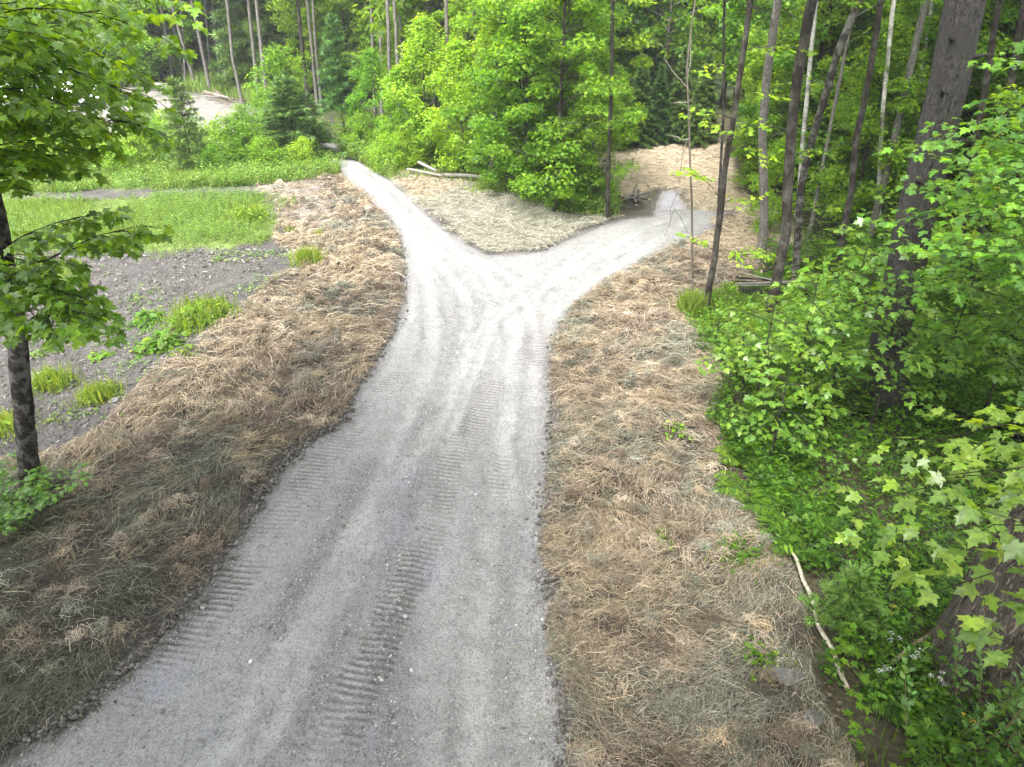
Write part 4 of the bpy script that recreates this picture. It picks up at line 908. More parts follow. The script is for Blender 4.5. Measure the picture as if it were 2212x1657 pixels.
# the green thicket between the branches of the road
TH = [(1, 1200, 455, .95, 'broad leafy maple at the right end of the thicket, nearest the dip'), (0, 1135, 425, .9, 'bushy maple in the thicket above the straw triangle, next to the broad one'),
      (1, 1125, 405, 1.12, 'tall round topped maple filling the upper middle of the thicket'), (0, 1066, 386, .5, 'leafy sapling behind the log pile at the thicket foot'),
      (2, 925, 352, 1.25, 'pointed bright yellow green maple before the bare trunks'), (2, 1000, 378, .95, 'low bright sapling between the pointed maple and the logs'),
      (2, 872, 350, .72, 'small round sapling left of the pointed maple'), (2, 820, 318, .80, 'bright sapling beside the young fir, right of the track'), (0, 1272, 452, .62, 'dense sapling against the slender dark trunk'),
      (1, 1205, 390, 1.15, 'tall dense maple behind the broad one'), (0, 1100, 355, 1.1, 'maple hidden deep in the thicket behind the tall pine trunk'), (0, 1010, 300, 1.15, 'maple behind the pointed maple beside the grey trunk'),
      (1, 1222, 385, 1.15, 'tall maple behind the slender dark trunk'), (0, 1150, 330, 1.3, 'maple rising behind the round topped maple'), (2, 1330, 325, .7, 'sapling at the edge of the far field'), (0, 900, 262, 1.0, 'maple behind the small round sapling')]
TH += [(2, 1625, 410, .7, 'leafy maple at the right border of the far field'), (0, 1655, 345, .8, 'leafy maple behind the right corner of the far field'), (2, 1660, 500, .55, 'low leafy maple beside the pale twin trunk'), (0, 1640, 380, .8, 'maple filling the gap behind the pale twin trunk')]
for k, u, v, s, lab in TH: K_TH[k].put(foot(u, v), lab, rr(), s*(.86 if s > 1.04 and u < 1100 else 1))
BU = [(0, 790, 328, .8, 'round shrub beside the track below the bright sapling'), (1, 845, 365, 1.0, 'low shrub on the verge right of the track'), (0, 878, 362, .7, 'low shrub left of the grey logs'), (2, 1115, 408, .8, 'shrub behind the end of the grey log'),
      (1, 1170, 432, 1.0, 'low shrub on the green edge of the straw triangle'), (0, 760, 308, .7, 'small shrub at the track end'), (2, 1225, 455, .75, 'shrub under the broad maple'), 
       (2, 1150, 415, .8, 'upright shrub before the bushy maple'),
      (0, 505, 355, 1.15, 'large pale shrub between the pointed spruce and the spruce bush'), (2, 540, 350, 1.0, 'upright pale shrub left of the spruce bush'), (0, 590, 300, 1.3, 'feathery pale shrub behind the spruce bush'), (2, 620, 285, 1.35, 'tall pale shrub above the spruce bush'),
      (1, 570, 365, 1.1, 'low yellow shrub in front of the spruce bush'), (1, 465, 372, .9, 'low shrub right of the pointed spruce foot'), (0, 350, 352, 1.0, 'yellow green shrub left of the pointed spruce'), (2, 372, 330, .8, 'upright yellow shrub close behind the pointed spruce'),
      (0, 300, 360, 1.0, 'shrub left of the pointed spruce in the long grass'), (1, 250, 370, 1.1, 'shrub seen under the hanging maple leaves'), (0, 200, 360, 1.1, 'shrub behind the hanging maple leaves at the left'), (2, 150, 350, 1.0, 'upright shrub at the left behind the maple leaves'),
      (1, 90, 375, 1.2, 'low shrub at the left margin behind the maple'), (0, 320, 310, 1.0, 'shrub at the near edge of the clearing'), (1, 470, 320, 1.0, 'shrub at the clearing edge right of the spruce tip'), (0, 40, 345, 1.2, 'shrub at the left margin by the clearing'),
      (1, 660, 360, .8, 'small shrub on the grass point by the track')]
for k, u, v, s, lab in BU: K_BUSH[k].put(foot(u, v), lab, rr(), s*(.72 if u < 600 else .9))
# woods behind the clearing and along the far side (many look alike there)
G1, L1 = 'trees of the dark wood behind the clearing', 'tree deep in the wood behind the clearing, one of many alike'
for i in range(36):
    a = -1.0+1.02*(i+.5*rng.rand())/36; d = 42+34*rng.rand()**1.2
    if -.30 < a < -.16: d += 2
    x, y = a*d, d
    if sdist(np.array([x]), np.array([y]), Z_CLEAR)[0] > -1.5: y += 8; x -= 1
    k = rng.choice([0, 1, 2, 3], p=[.30, .25, .15, .30])
    loc = (x, y, float(H(x, y))-.05)
    if k == 3: K_SPR[1].put(loc, 'dark spruce deep in the wood behind the clearing, one of many alike', rr(), .9+.7*rng.rand(), 'dark spruces behind the clearing')
    else: K_TALL[k].put(loc, ['grey barked tall tree', 'dark leaved tall tree', 'light leaved tall tree'][k]+' deep in the wood behind the clearing, one of many alike', rr(), .85+.4*rng.rand(), ['grey barked', 'dark leaved', 'light leaved'][k]+' trees behind the clearing')
for i in range(34):      # thicket back rows, a = x/y
    a = -.16+.34*(i+rng.rand())/34; d = 29+24*rng.rand()
    if -.19 < a < -.1 and d < 36: d += 8
    x, y = a*d, d; k = rng.choice(3)
    if sdist(np.array([x]), np.array([y]), Z_FIELD)[0] > -1.2 or (a > .08 and d < 36): y = 38+10*rng.rand(); x = a*y
    loc = (x, y, float(H(x, y))-.05)
    K_TALL[k].put(loc, ['grey barked tall tree', 'dark leaved tall tree', 'light leaved tall tree'][k]+' in the rows behind the green thicket, one of many alike', rr(), .8+.35*rng.rand(), ['grey barked', 'dark leaved', 'light leaved'][k]+' trees behind the thicket')
for i, (u, v, k, s) in enumerate([(1375, 318, 1, .36), (1415, 312, 1, .32), (1462, 308, 1, .38), (1510, 315, 1, .36)]):
    K_SPR[1].put(foot(u, v), ['dark spruce with brown lower twigs at the head of the far field, leftmost', 'low dark spruce at the head of the far field behind the grass', 'dark spruce at the head of the far field behind the thin stem', 'dark spruce at the right corner of the far field'][i], rr(), s)
for i in range(46):      # beyond the far field, lower ground, light crowns
    a = .08+.32*(i+rng.rand())/46; d = 36+70*rng.rand()**1.3; x, y = a*d, d; k = rng.choice(3, p=[.3, .2, .5])
    K_TALL[k].put((x, y, float(H(x, y))-.05), ['grey barked tall tree', 'dark leaved tall tree', 'light leaved tall tree'][k]+' in the hazy wood beyond the far field, one of many alike', rr(), .72+.35*rng.rand(), ['grey barked', 'dark leaved', 'light leaved'][k]+' trees beyond the far field')
for i in range(24):      # the open maple wood at the right
    a = .40+.62*rng.rand(); d = 28+32*rng.rand()**.9; x, y = a*d, d
    k = rng.choice([0, 1, 2, 10, 11, 12], p=[.07, .02, .09, .30, .22, .30]); loc = (x, y, float(H(x, y))-.05)
    if k >= 10: K_TH[k-10].put(loc, ['slim leafy understory maple', 'tall understory maple', 'low bright understory maple'][k-10]+' inside the wood at the right, one of many alike', rr(), .8+.5*rng.rand(), ['slim', 'tall', 'low bright'][k-10]+' understory maples at the right')
    else: K_TALL[k].put(loc, ['grey barked tall tree', 'dark leaved tall tree', 'light leaved tall tree'][k]+' inside the wood at the right, one of many alike', rr(), .85+.3*rng.rand(), ['grey barked', 'dark leaved', 'light leaved'][k]+' trees in the right wood')
rng = rs(320)
for i in range(140):      # leafy understory of the right wood
    a = .37+.60*(i+rng.rand())/95; d = (17.8 if a < .74 else 14)+20*rng.rand()**1.3; x, y = a*d, d
    if a < .47 and d < 24: d = 24+16*rng.rand(); x, y = a*d, d
    if sdist(np.array([x]), np.array([y]), Z_FIELD)[0] > -1 : continue
    k = rng.choice(3, p=[.35, .5, .15])
    K_TH[k].put((x, y, float(H(x, y))-.05), ['slim leafy understory maple', 'tall understory maple', 'low bright understory maple'][k]+' inside the wood at the right, one of many alike', rr(), (.85+.25*rng.rand()) if d < 21 else 1.05+.6*rng.rand(), ['slim', 'tall', 'low bright'][k]+' understory maples at the right')
for i in range(84):      # leafy understory round the clearing
    a = -.72+.62*(i+rng.rand())/84; d = 37+15*rng.rand(); x, y = a*d, d
    if sdist(np.array([x]), np.array([y]), Z_CLEAR)[0] > -.6: continue
    if -.44 < a < -.27 and d < 47: continue
    k = rng.choice(3, p=[.35, .35, .3])
    K_TH[k].put((x, y, float(H(x, y))-.05), ['slim leafy young maple', 'tall young maple', 'low bright young maple'][k]+' at the wood edge round the clearing, one of many alike', rr(), .7+.6*rng.rand(), ['slim', 'tall', 'low bright'][k]+' young maples round the clearing')
for i in range(22):
    a = -.72+.45*(i+rng.rand())/22; d = 47+10*rng.rand(); x, y = a*d, d
    if -.34 < a: continue
    K_SPR[1].put((x, y, float(H(x, y))-.05), 'dark spruce deep in the wood behind the clearing, one of many alike', rr(), .7+.6*rng.rand(), 'dark spruces behind the clearing')
K_CAN = Kind(proto_maple(241, 15, 7.0, 4.2, 60, 85, .36, .17, G_MID, '', '', M_MAPLE, QUADL, 1.2, .5), 'unseen_shade_tree', M_MAPLE, M_LEAF)  # unseen trees added around the camera to shade the near road and straw
for i, (x, y) in enumerate([(-9.0, -.5), (-8.0, -3.5), (-5.5, -5.5), (-1.5, -8.5), (3.5, -7.5), (7.5, -3.5), (10.5, -3.5), (-5.8, .4), (2.9, -3.6)]):
    K_CAN.put((x, y, float(H(x, y))), 'unseen tall tree added to shade the near stretch of the road', rr(), .9+.2*rng.rand(), 'unseen trees added to shade the near road')
rng = rs(330); t = Tree(rng); t.trunk(np.array([[0, 0, 0], [.15, .05, 7], [.05, .1, 14]]), .085, .03, 8, .2, .04, n=24); t.crown(5.5, 14, 1.3, 16, 80, .2, .6, .25, .02); t.flush(QUADL, G_BRIGHT+G_MID)
K_ASP = Kind(t, 'aspen_tree', M_GREY, M_LEAF)
for i in range(34):
    a = -.46+.58*(i+rng.rand())/34; d = 31+13*rng.rand(); x, y = a*d, d
    if sdist(np.array([x]), np.array([y]), Z_CLEAR)[0] > -.5 or -.30 < a < -.19: y += 11; x = a*y
    K_ASP.put((x, y, float(H(x, y))-.05), 'slim pale trunk with thin high crown behind the road, one of many alike', rr(), .85+.35*rng.rand(), 'slim pale trunks behind the road', (.05*rng.randn(), .05*rng.randn()))
# far ridge all round: one mass
t = Tree(rs(310)); g_ = rs(311)
for i in range(150):
    a = -1.3+2.9*i/150; d = 85+60*g_.rand(); x, y = a*d, d; z = float(H(x, y)); h = 9+6*g_.rand()
    if .12 < a < .40: d = 110+40*g_.rand(); x, y = a*d, d; z = float(H(x, y)); h = 11
    c = np.array([x, y, z+h*.55])+g_.randn(26, 3)*np.array([2.4, 2.4, h*.25]); t.clumps(c, np.full(26, 1.7), np.full(26, .9), 26, .75)
t.flush(QUADL, G_MID+G_BRIGHT+G_DEEP)
tag(t.lv.build('far_woods', M_LEAF), kind='stuff')

# ------------------------------------------------------------------ maple saplings reaching over the undergrowth at the right (big leaves close by)
def sapling(seed, loc, h, nb, bl, leaf, z0, label, cols=G_NEAR+G_MID[:1], lean=(0, 0), arc=None, tmpl=MAPLE, sp=.10, r0=.022, rise=.1):
    leaf *= .86; rng = rs(seed); t = Tree(rng); t.trunk(np.array([[0, 0, 0], [lean[0]*h*.4, lean[1]*h*.4, h*.5], [lean[0]*h, lean[1]*h, h]]), r0, .005, 8, .2, .03, n=20, col=(.8, .8, .8))
    for i in range(nb):
        f = (i+.6*rng.rand())/nb; z = z0+(h-z0)*f; a = i*2.39996+rng.randn()*.4 if arc is None else R(arc[0])+R(arc[1])*(2*rng.rand()-1)
        L = bl*(1-.55*f**2)*(.65+.5*rng.rand())
        t.spray(t.at(min(z, h*.99)), np.array([math.cos(a), math.sin(a), .12+.15*rng.rand()]), L, .008, leaf, sp, .5, rise, .28, (.7, .7, .7), .12)
    t.spray(t.at(h*.98), np.array([.3*rng.randn(), .3*rng.randn(), 1]), bl*.35, .005, leaf, sp, .5, 0, .1, (.7, .7, .7))
    t.flush(tmpl, cols, roll=.35, droop=(.05, .65)); return t.make('maple_sapling', loc, M_MAPLE, M_LEAFN, label)
SAP = [(1625, 905, 1.9, 12, 1.1, .105, .5, 'sapling at the straw edge reaching left below the heavy dark trunk'), (1700, 905, 2.3, 13, 1.25, .11, .6, 'sapling leaning over the undergrowth left of the pine foot'), (1790, 860, 2.6, 14, 1.35, .11, .7, 'spreading sapling directly left of the pine'),
       (1590, 820, .9, 8, .7, .09, .2, 'small bright sapling at the straw edge below the lone trunk'), (1870, 960, 2.6, 14, 1.3, .115, .8, 'sapling before the pine foot'), (2010, 880, 3.2, 15, 1.45, .115, .9, 'tall sapling right of the pine foot'),
       (1660, 1010, 1.5, 10, 1.0, .105, .4, 'low sapling hanging over the straw edge beside the ferns'), (2110, 930, 3.4, 15, 1.5, .12, 1.0, 'tall sapling with layered boughs at the right'), (2200, 820, 3.6, 15, 1.6, .12, 1.0, 'tall layered sapling at the right edge'),
       (1770, 800, 1.0, 9, .9, .105, .4, 'sapling behind the leaning one, under the brush heap'), (1850, 730, 2.4, 12, 1.3, .11, .6, 'sapling in the second row left of the pine'), (2050, 720, 3.0, 13, 1.5, .115, .8, 'sapling in the second row right of the pine'), (1950, 680, 2.8, 12, 1.4, .115, .7, 'sapling behind the pine trunk'),
       (2180, 700, 3.2, 13, 1.5, .12, .8, 'sapling in the second row at the right edge'), (1690, 770, .6, 7, .55, .085, .15, 'low sapling before the foot of the heavy dark trunk'), (2290, 1000, 3.4, 15, 1.5, .12, 1.2, 'sapling outside the right edge whose boughs reach in'), (1545, 745, .5, 6, .4, .08, .1, 'tiny sapling beside the grass clump at the lone trunk')]
for i, (u, v, h, nb, bl, lf, z0, lab) in enumerate(SAP): sapling(400+i, foot(u, v), h, nb, bl, lf, z0, lab)
rg = rs(438); tb = P(2345, 900); t = Tree(rg); t.trunk(np.array([[0, 0, 0], [.05, .05, 3], [.1, .0, 7.5]]), .055, .02, 10, .25, .04, n=30)
for u, v, y in [(1975, 310, 8.0), (2010, 400, 8.2), (1960, 600, 7.8), (2085, 265, 7.8), (2110, 345, 7.2), (2150, 470, 6.8), (2130, 590, 6.6), (2050, 520, 7.0), (2190, 260, 7.4), (2180, 390, 6.4), (2190, 560, 6.0), (2170, 130, 7.6)]:
    e_ = PY(u, v, y)-tb; st = t.at(min(max(e_[2]-.2, .6), 7.2)); d_ = e_-st; L = np.linalg.norm(d_)
    t.spray(st, d_/L, L, .012, .095, .125, .30, .05, .05, (.7, .7, .7), .25)
t.flush(MAPLE, G_NEAR+G_BRIGHT, roll=.35, droop=(.05, .6)); t.make('maple_tree', tb, M_MAPLE, M_LEAFN, 'maple outside the right edge whose long level boughs cross in front of the pine')
# boughs with the biggest leaves, close to the camera at the lower right
rng = rs(440); base = np.array([4.6, 2.7, float(H(4.6, 2.7))]); t = Tree(rng)
t.trunk(np.array([[0, 0, 0], [.0, .05, 2.0], [-.05, .1, 5.0]]), .05, .012, 10, .2, .04, n=24)
for (u0, v0, z0), (u1, v1, z1) in [((2330, 1080, 4.2), (1920, 1195, 4.1)), ((2330, 1180, 3.9), (2010, 1270, 3.6)), ((2330, 1330, 3.2), (2140, 1385, 2.9)), ((2330, 1000, 4.4), (2040, 1030, 4.3)), ((2350, 900, 4.8), (2090, 960, 4.6)), ((2350, 1120, 3.6), (2130, 1150, 3.3)), ((2300, 1000, 5.2), (1830, 1090, 5.3)), ((2300, 900, 5.4), (1900, 980, 5.4))]:
    a, c = PZ(u0, v0, z0)-base, PZ(u1, v1, z1)-base
    st = t.at(min(max(a[2]-.1, .3), 4.9)); tube(t.w, np.array([st, (st+a)/2+UP*.05, a]), [.012, .010, .008], 5, (.7, .7, .7))
    L = np.linalg.norm(c-a); t.spray(a, (c-a)/L, L, .006, .098, .12, .42, .05, .06, (.75, .7, .6), .05)
t.flush(MAPLE, G_NEAR+G_MID, roll=.35, droop=(.05, .8))
t.make('maple_sapling', base, M_MAPLE, M_LEAFN, 'sapling whose boughs of large pale maple leaves hang in front of the thick old trunk')
# ================================================================== logs, sticks, stones, weeds and the car
def on(u, v, dz=0):
    p = P(u, v); p[2] = float(GZ(p[0:1], p[1:2])[0])+dz; return p
def log(name, label, px, r, col, cat='log', group=None, endc=(.27, .21, .14), k=10, lift=None, taper=.8, mat=None):
    pts = np.array([on(u, v, r*.7+(lift[i] if lift else 0)) for i, (u, v) in enumerate(px)]); o_ = pts.mean(0).copy(); pts = pts-o_
    n = max(6, 3*len(pts)); t = np.linspace(0, 1, len(pts)); tt = np.linspace(0, 1, n); q = np.column_stack([np.interp(tt, t, pts[:, i]) for i in range(3)])
    rg = rs(int(px[0][0]*7+px[0][1])); q += np.cumsum(rg.randn(n, 3), 0)*r*.05
    m = MB(); tube(m, q, np.linspace(r, r*taper, n), k, col, .08, rg, 0, True, 1, endc)
    o = m.build(name, [mat or M_DEAD, M_DEAD], smooth=False); o.location = o_; return tag(o, label, cat, group)
GREYW, PALEW, DARKW, BROWNW = (.12, .114, .104), (.165, .156, .142), (.028, .024, .021), (.10, .076, .054)
log('log', 'thickest grey log lying at the foot of the green thicket', [(960, 389), (1000, 390), (1042, 392)], .072, GREYW, lift=[.1, .1, .08])
log('log', 'pale log on its way under the others left of the thickest log', [(881, 378), (920, 383), (957, 389)], .05, PALEW, lift=[.15, .12, .1])
log('log', 'short pale pole slanting over the logs at the thicket foot', [(906, 373), (945, 386)], .055, PALEW, lift=[.3, .2])
log('log', 'thin grey pole at the left end of the logs below the thicket', [(868, 382), (905, 384), (930, 388)], .035, GREYW)
log('log', 'long pale fallen log at the back of the clearing', [(277, 186), (330, 189), (392, 195)], .17, PALEW)
log('log', 'shorter grey log lying against the long pale one behind the clearing', [(300, 194), (350, 197), (388, 199)], .12, GREYW)
log('log', 'thin pole running right from the fallen logs of the clearing', [(395, 191), (425, 193), (452, 195)], .06, BROWNW)
log('log', 'pale dead pole leaning in the aspens behind the clearing', [(262, 156), (365, 160)], .08, PALEW, lift=[.1, 1.6])
for i in range(12):
    rg = rs(700+i); u, v = 470+rg.randn()*24, 217+rg.randn()*5; a = .35+rg.randn()*.5
    log('stick', 'weathered stick of the slash heap at the right end of the clearing', [(u-18*math.cos(a), v-5*math.sin(a)), (u+18*math.cos(a), v+5*math.sin(a))], .035+.03*rg.rand(), [GREYW, BROWNW, PALEW, BROWNW][i % 4], 'stick', 'sticks of the slash heap', k=6, lift=[.05+.25*rg.rand(), .05+.2*rg.rand()])
for i in range(12):
    rg = rs(720+i); u, v = 1366+rg.randn()*13, 444+rg.randn()*6; a = rg.rand()*PI
    log('stick', 'dry branch in the tangle lying in the dip left of the far road', [(u-17*math.cos(a), v-9*math.sin(a)), (u+17*math.cos(a), v+9*math.sin(a))], .018+.02*rg.rand(), [GREYW, DARKW, PALEW][i % 3], 'stick', 'dry branches in the dip', k=6, lift=[.05+.45*rg.rand(), .05+.35*rg.rand()])
log('log', 'grey log at the bottom of the brush heap beside the heavy leaning trunk', [(1590, 632), (1660, 640), (1752, 645)], .075, GREYW, mat=M_GREY)
log('log', 'upper grey log of the brush heap beside the heavy leaning trunk', [(1585, 616), (1650, 624), (1740, 632)], .055, PALEW, lift=[.12, .15, .14], mat=M_GREY)
log('log', 'dark pole slanting across the top of the brush heap', [(1640, 612), (1700, 600), (1745, 590)], .035, DARKW, lift=[.25, .3, .35])
for i in range(9):
    rg = rs(740+i); u, v = 1672+rg.randn()*34, 629+rg.randn()*6; a = .1+rg.randn()*.25
    log('stick', 'thin grey branch of the brush heap beside the heavy leaning trunk', [(u-48*math.cos(a), v-14*math.sin(a)), (u+48*math.cos(a), v+14*math.sin(a))], .014+.012*rg.rand(), [GREYW, PALEW, BROWNW][i % 3], 'stick', 'branches of the brush heap', k=6, lift=[.08+.25*rg.rand(), .08+.25*rg.rand()])
log('fallen_branch', 'dark mossy fallen branch lying through the undergrowth at the right', [(1954, 912), (2024, 924), (2100, 945), (2180, 985), (2260, 1010)], .055, DARKW, 'branch', lift=[.3, .3, .3, .3, .3], mat=M_MAPLE)
log('fallen_branch', 'short dark fallen branch below the pine foot', [(1826, 922), (1860, 925), (1895, 929)], .045, DARKW, 'branch', lift=[.2, .2, .2], mat=M_MAPLE)
log('stick', 'long bleached stick along the straw edge at the lower right', [(1681, 1180), (1714, 1222), (1728, 1270), (1748, 1310), (1764, 1370), (1800, 1418), (1809, 1453), (1828, 1496)], .019, (.27, .24, .19), 'stick', lift=[.10, .12, .12, .12, .10, .06, .05, .05], k=8, taper=1.3)
log('stick', 'pale thin stick in the straw by the ferns', [(1576, 1093), (1611, 1116), (1652, 1133)], .013, PALEW, 'stick', lift=[.05, .08, .05], k=6)
log('stick', 'brown stick leaning on the foot of the thick old trunk', [(1920, 1450), (1963, 1425), (2029, 1400)], .022, (.16, .125, .09), 'stick', lift=[.1, .22, .35], k=6)
log('stick', 'pale sliver lying in the straw near the lower right road edge', [(1262, 1690//1), (1290, 1683)], .006, PALEW, 'stick', lift=[.06, .06], k=5)
log('cut_stump', 'pale round cut log end at the corner of the thicket', [(1266, 464), (1270, 459)], .09, (.22, .18, .12), 'log', endc=(.42, .34, .22))

def stone(name, label, u, v, r, col, sq=(1, .8, .55), cat='stone', sink=.25, group=None, rz=0):
    import bmesh
    bm = bmesh.new(); bmesh.ops.create_icosphere(bm, subdivisions=3, radius=1); rg = rs(int(u*3+v))
    V = np.array([x.co[:] for x in bm.verts]); F = np.array([[w_.index for w_ in f.verts] for f in bm.faces]); bm.free()
    nz = rg.randn(9, 3); nz = nrm(nz)
    for q in nz: d = V@q; V = V-np.outer(np.clip(d-.62-.2*rg.rand(), 0, 1)*.9, q)
    V = V*(1+.05*rg.randn(len(V), 1))*np.array(sq)*r
    m = MB(); m.add(V, F, col); o = m.build(name, M_STONE); p = on(u, v, r*sq[2]*(1-2*sink)+.0); o.location = p; o.rotation_euler = (.1, .1, rz); return tag(o, label, cat, group)
stone('rock', 'flat angular grey rock in the straw at the lower right', 1752, 1562, .13, (.085, .082, .078), (1.2, .75, .5), rz=.6)
stone('rock', 'sunken slab of grey rock in the straw below the bleached stick', 1700, 1462, .15, (.075, .073, .07), (1.3, .8, .3), rz=-.3)
stone('stone', 'pale stone on the straw strip right of the fork', 1340, 664, .075, (.24, .23, .21))
stone('stone', 'smaller pale stone left of the first on the right straw strip', 1318, 667, .05, (.22, .21, .195))
stone('stone', 'round grey stone at the right road edge in the green straw', 1219, 1306, .05, (.15, .142, .13))
stone('stone', 'grey stone in the straw among the olive patches at the lower right', 1446, 1404, .045, (.13, .123, .113))
stone('stone', 'small black lump lying on the straw left of the fork', 733, 582, .085, (.012, .011, .010), (.8, .8, 1.0), 'lump')
stone('stone', 'dark clod on the gravel near the bottom left', 440, 1604, .045, (.14, .135, .125), (1, .6, .5))
stone('stone', 'grey stone at the edge of the dark dirt left of the straw', 690-440, 868, .09, (.13, .125, .12))
stone('stone', 'pale stone at the left road edge below the bend', 838, 706, .05, (.2, .195, .185))

# ------------------------------------------------------------------ weeds standing singly
def weed(seed, u, v, R0, h, n, leaf, label, cols=G_BRIGHT+G_GRASS, tmpl=OVAL, grass=0, cat='weed', name='weed_clump', stem=False):
    R0 *= .62; h *= .68; leaf *= .72; rg = rs(seed); p = on(u, v); t = Tree(rg)
    q = rg.randn(n, 2)*R0*.5; hh = h*np.exp(-(np.hypot(q[:, 0], q[:, 1])/R0)**2)*(.25+.75*rg.rand(n)); a = np.arctan2(q[:, 1], q[:, 0])+rg.randn(n)*.8
    gz = GZ(q[:, 0]+p[0], q[:, 1]+p[1])-p[2]
    t.leafs(np.column_stack([q, gz+hh]), np.column_stack([np.cos(a), np.sin(a), .2*np.ones(n)]), leaf*(.6+.7*rg.rand(n)))
    for i in range(min(n//5, 40)):
        tube(t.w, np.array([[q[i, 0]*.4, q[i, 1]*.4, 0], [q[i, 0]*.8, q[i, 1]*.8, hh[i]*.6], [q[i, 0], q[i, 1], hh[i]+.01]]), [.006, .005, .003], 4, (.12, .17, .05))
    t.flush(tmpl, cols, roll=.4, droop=(-.1, .5))
    if grass:
        g_ = rg.randn(grass, 2)*R0*.5; blades(t.lv, g_, GZ(g_[:, 0]+p[0], g_[:, 1]+p[1])-p[2]-.01, h*1.1, .05, pal(rg, grass, G_GRASS), rg, .5)
    return t.make(name, p, M_GRASS, M_LEAF, label, cat, None, 'foliage', 'stem')
weed(801, 665, 572, .42, .50, 60, .10, 'thick tuft of bright grass standing alone in the straw left of the fork', grass=900, tmpl=LANCE, name='grass_clump', cat='grass clump')
weed(802, 432, 690, .95, .50, 420, .16, 'largest weed patch on the dark dirt left of the straw', grass=700)
weed(803, 345, 748, .62, .38, 170, .24, 'broad leaved weed below the largest weed patch')
weed(804, 318, 695, .40, .35, 90, .20, 'small upright weed left of the largest weed patch', cols=G_MID+G_BRIGHT)
weed(805, 112, 832, .50, .42, 200, .09, 'weed clump nearest the leaning maple trunk on the dirt', grass=500)
weed(806, 215, 858, .50, .34, 240, .09, 'low feathery weed mat right of the leaning maple trunk', grass=500, cols=G_GRASS)
weed(807, 685, 512, .35, .25, 60, .10, 'flat little weed in the straw below the dug swale', grass=200)
weed(808, 630, 503, .25, .25, 40, .10, 'tiny weed at the corner of the lawn by the swale', grass=150)
weed(809, 214, 772, .28, .15, 40, .14, 'lone pale rosette on the dirt', cols=G_BRIGHT)
weed(810, 400, 762, .35, .2, 70, .12, 'low weeds at the border of dirt and straw')
weed(811, 10, 925, .6, .35, 160, .12, 'weeds behind the leaning maple at the left margin', grass=300)
weed(812, 1490, 676, .32, .55, 70, .10, 'grass clump round the foot of the thin dead stem', grass=700, tmpl=LANCE, name='grass_clump', cat='grass clump')
weed(813, 130, 905, .45, .14, 70, .08, 'thin creeping weeds right of the leaning maple trunk', cols=G_GRASS)
weed(814, 95, 765, .3, .18, 50, .10, 'small weed on the dirt above the clump by the trunk')
weed(815, 1430, 1180, .25, .20, 40, .10, 'sprig of green weed in the straw beside the olive patch', grass=60)
weed(816, 1600, 1205, .55, .28, 120, .12, 'low weeds on the straw edge by the bleached stick', cols=G_MID, grass=150)
weed(817, 1640, 1425, .40, .22, 90, .10, 'small leafy weeds in the straw left of the bleached stick', cols=G_MID)
weed(818, 1460, 945, .3, .22, 60, .10, 'green sprig at the straw edge left of the low sapling', cols=G_BRIGHT)
weed(819, 540, 470, .8, .5, 260, .18, 'darker weed clump at the right end of the lawn', cols=G_MID, grass=200)
weed(820, 1060, 408, 1.2, .3, 200, .14, 'long low weed bank below the thick grey log', grass=400)
# shrub at the foot of the leaning maple
rg = rs(830); p = on(58, 1135); t = Tree(rg)
for i in range(26):
    a = rg.rand()*2*PI; t.spray(np.array([.25*rg.randn(), .2*rg.randn(), 0]), np.array([math.cos(a)*.6, math.sin(a)*.6, .9]), .55+.45*rg.rand(), .006, .085, .075, .45, .1, .35, (.10, .14, .05), .3)
t.flush(OVAL, G_MID+G_NEAR, roll=.35, droop=(.0, .5))
t.make('shrub', p, M_GRASS, M_LEAFN, 'low dark green leafy shrub round the foot of the leaning maple', 'shrub', None, 'foliage', 'stem')
rg = rs(831); p = on(2165, 1600); t = Tree(rg)
for i in range(15):
    a = rg.rand()*2*PI; t.spray(np.array([.3*rg.randn(), .2*rg.randn(), 0]), np.array([math.cos(a)*.25, math.sin(a)*.25, 1]), .8+.5*rg.rand(), .006, .075, .085, .35, .0, .05, (.16, .13, .07), .2)
t.flush(OVAL, [(.045, .13, .03), (.06, .16, .035), (.08, .18, .03)], roll=.3, droop=(-.1, .3))
t.make('shrub', p, M_GRASS, M_LEAFN, 'round leaved upright shrub in the lower right corner', 'shrub', None, 'foliage', 'stem')
# ferns
def fern(seed, u, v, L, nf, label):
    rg = rs(seed); p = on(u, v); t = Tree(rg)
    for i in range(nf):
        a = i*2*PI/nf+rg.randn()*.3; l = L*(.7+.5*rg.rand()); s_ = np.linspace(0, 1, 18)
        d = np.array([math.cos(a), math.sin(a), 0]); q = d*(l*s_*.85)[:, None]+UP*(l*(1.0*s_-.85*s_*s_))[:, None]
        tube(t.w, q, np.linspace(.004, .001, 18), 3, (.10, .16, .04)); sd_ = np.array([-d[1], d[0], 0])
        for sg in (-1, 1): t.leafs(q[2:], np.tile(sd_*sg+d*.35, (16, 1)), l*.30*np.sin(PI*(.12+.86*s_[2:]))**.8)
    t.flush(LANCE, G_MID+G_DEEP, roll=.15, droop=(-.05, .2)); return t.make('fern', p, M_GRASS, M_LEAF, label, 'fern', None, 'frond', 'stem')
for i, (u, v, L, nf, lab) in enumerate([(1620, 1075, .55, 9, 'fern at the straw edge below the low sapling'), (1690, 1120, .60, 10, 'large fern left of the hanging big leaves'), (1745, 1190, .55, 9, 'fern above the top of the bleached stick'), (1690, 1040, .55, 9, 'fern in the shade behind the large one'), (1785, 1120, .6, 9, 'fern among dark herbs under the big leaved bough'), (1600, 1000, .45, 8, 'small fern at the straw edge under the hanging leaves'), (1960, 1540, .5, 9, 'fern at the foot of the old trunk, left of the round leaved shrub')]): fern(840+i, u, v, L, nf, lab)
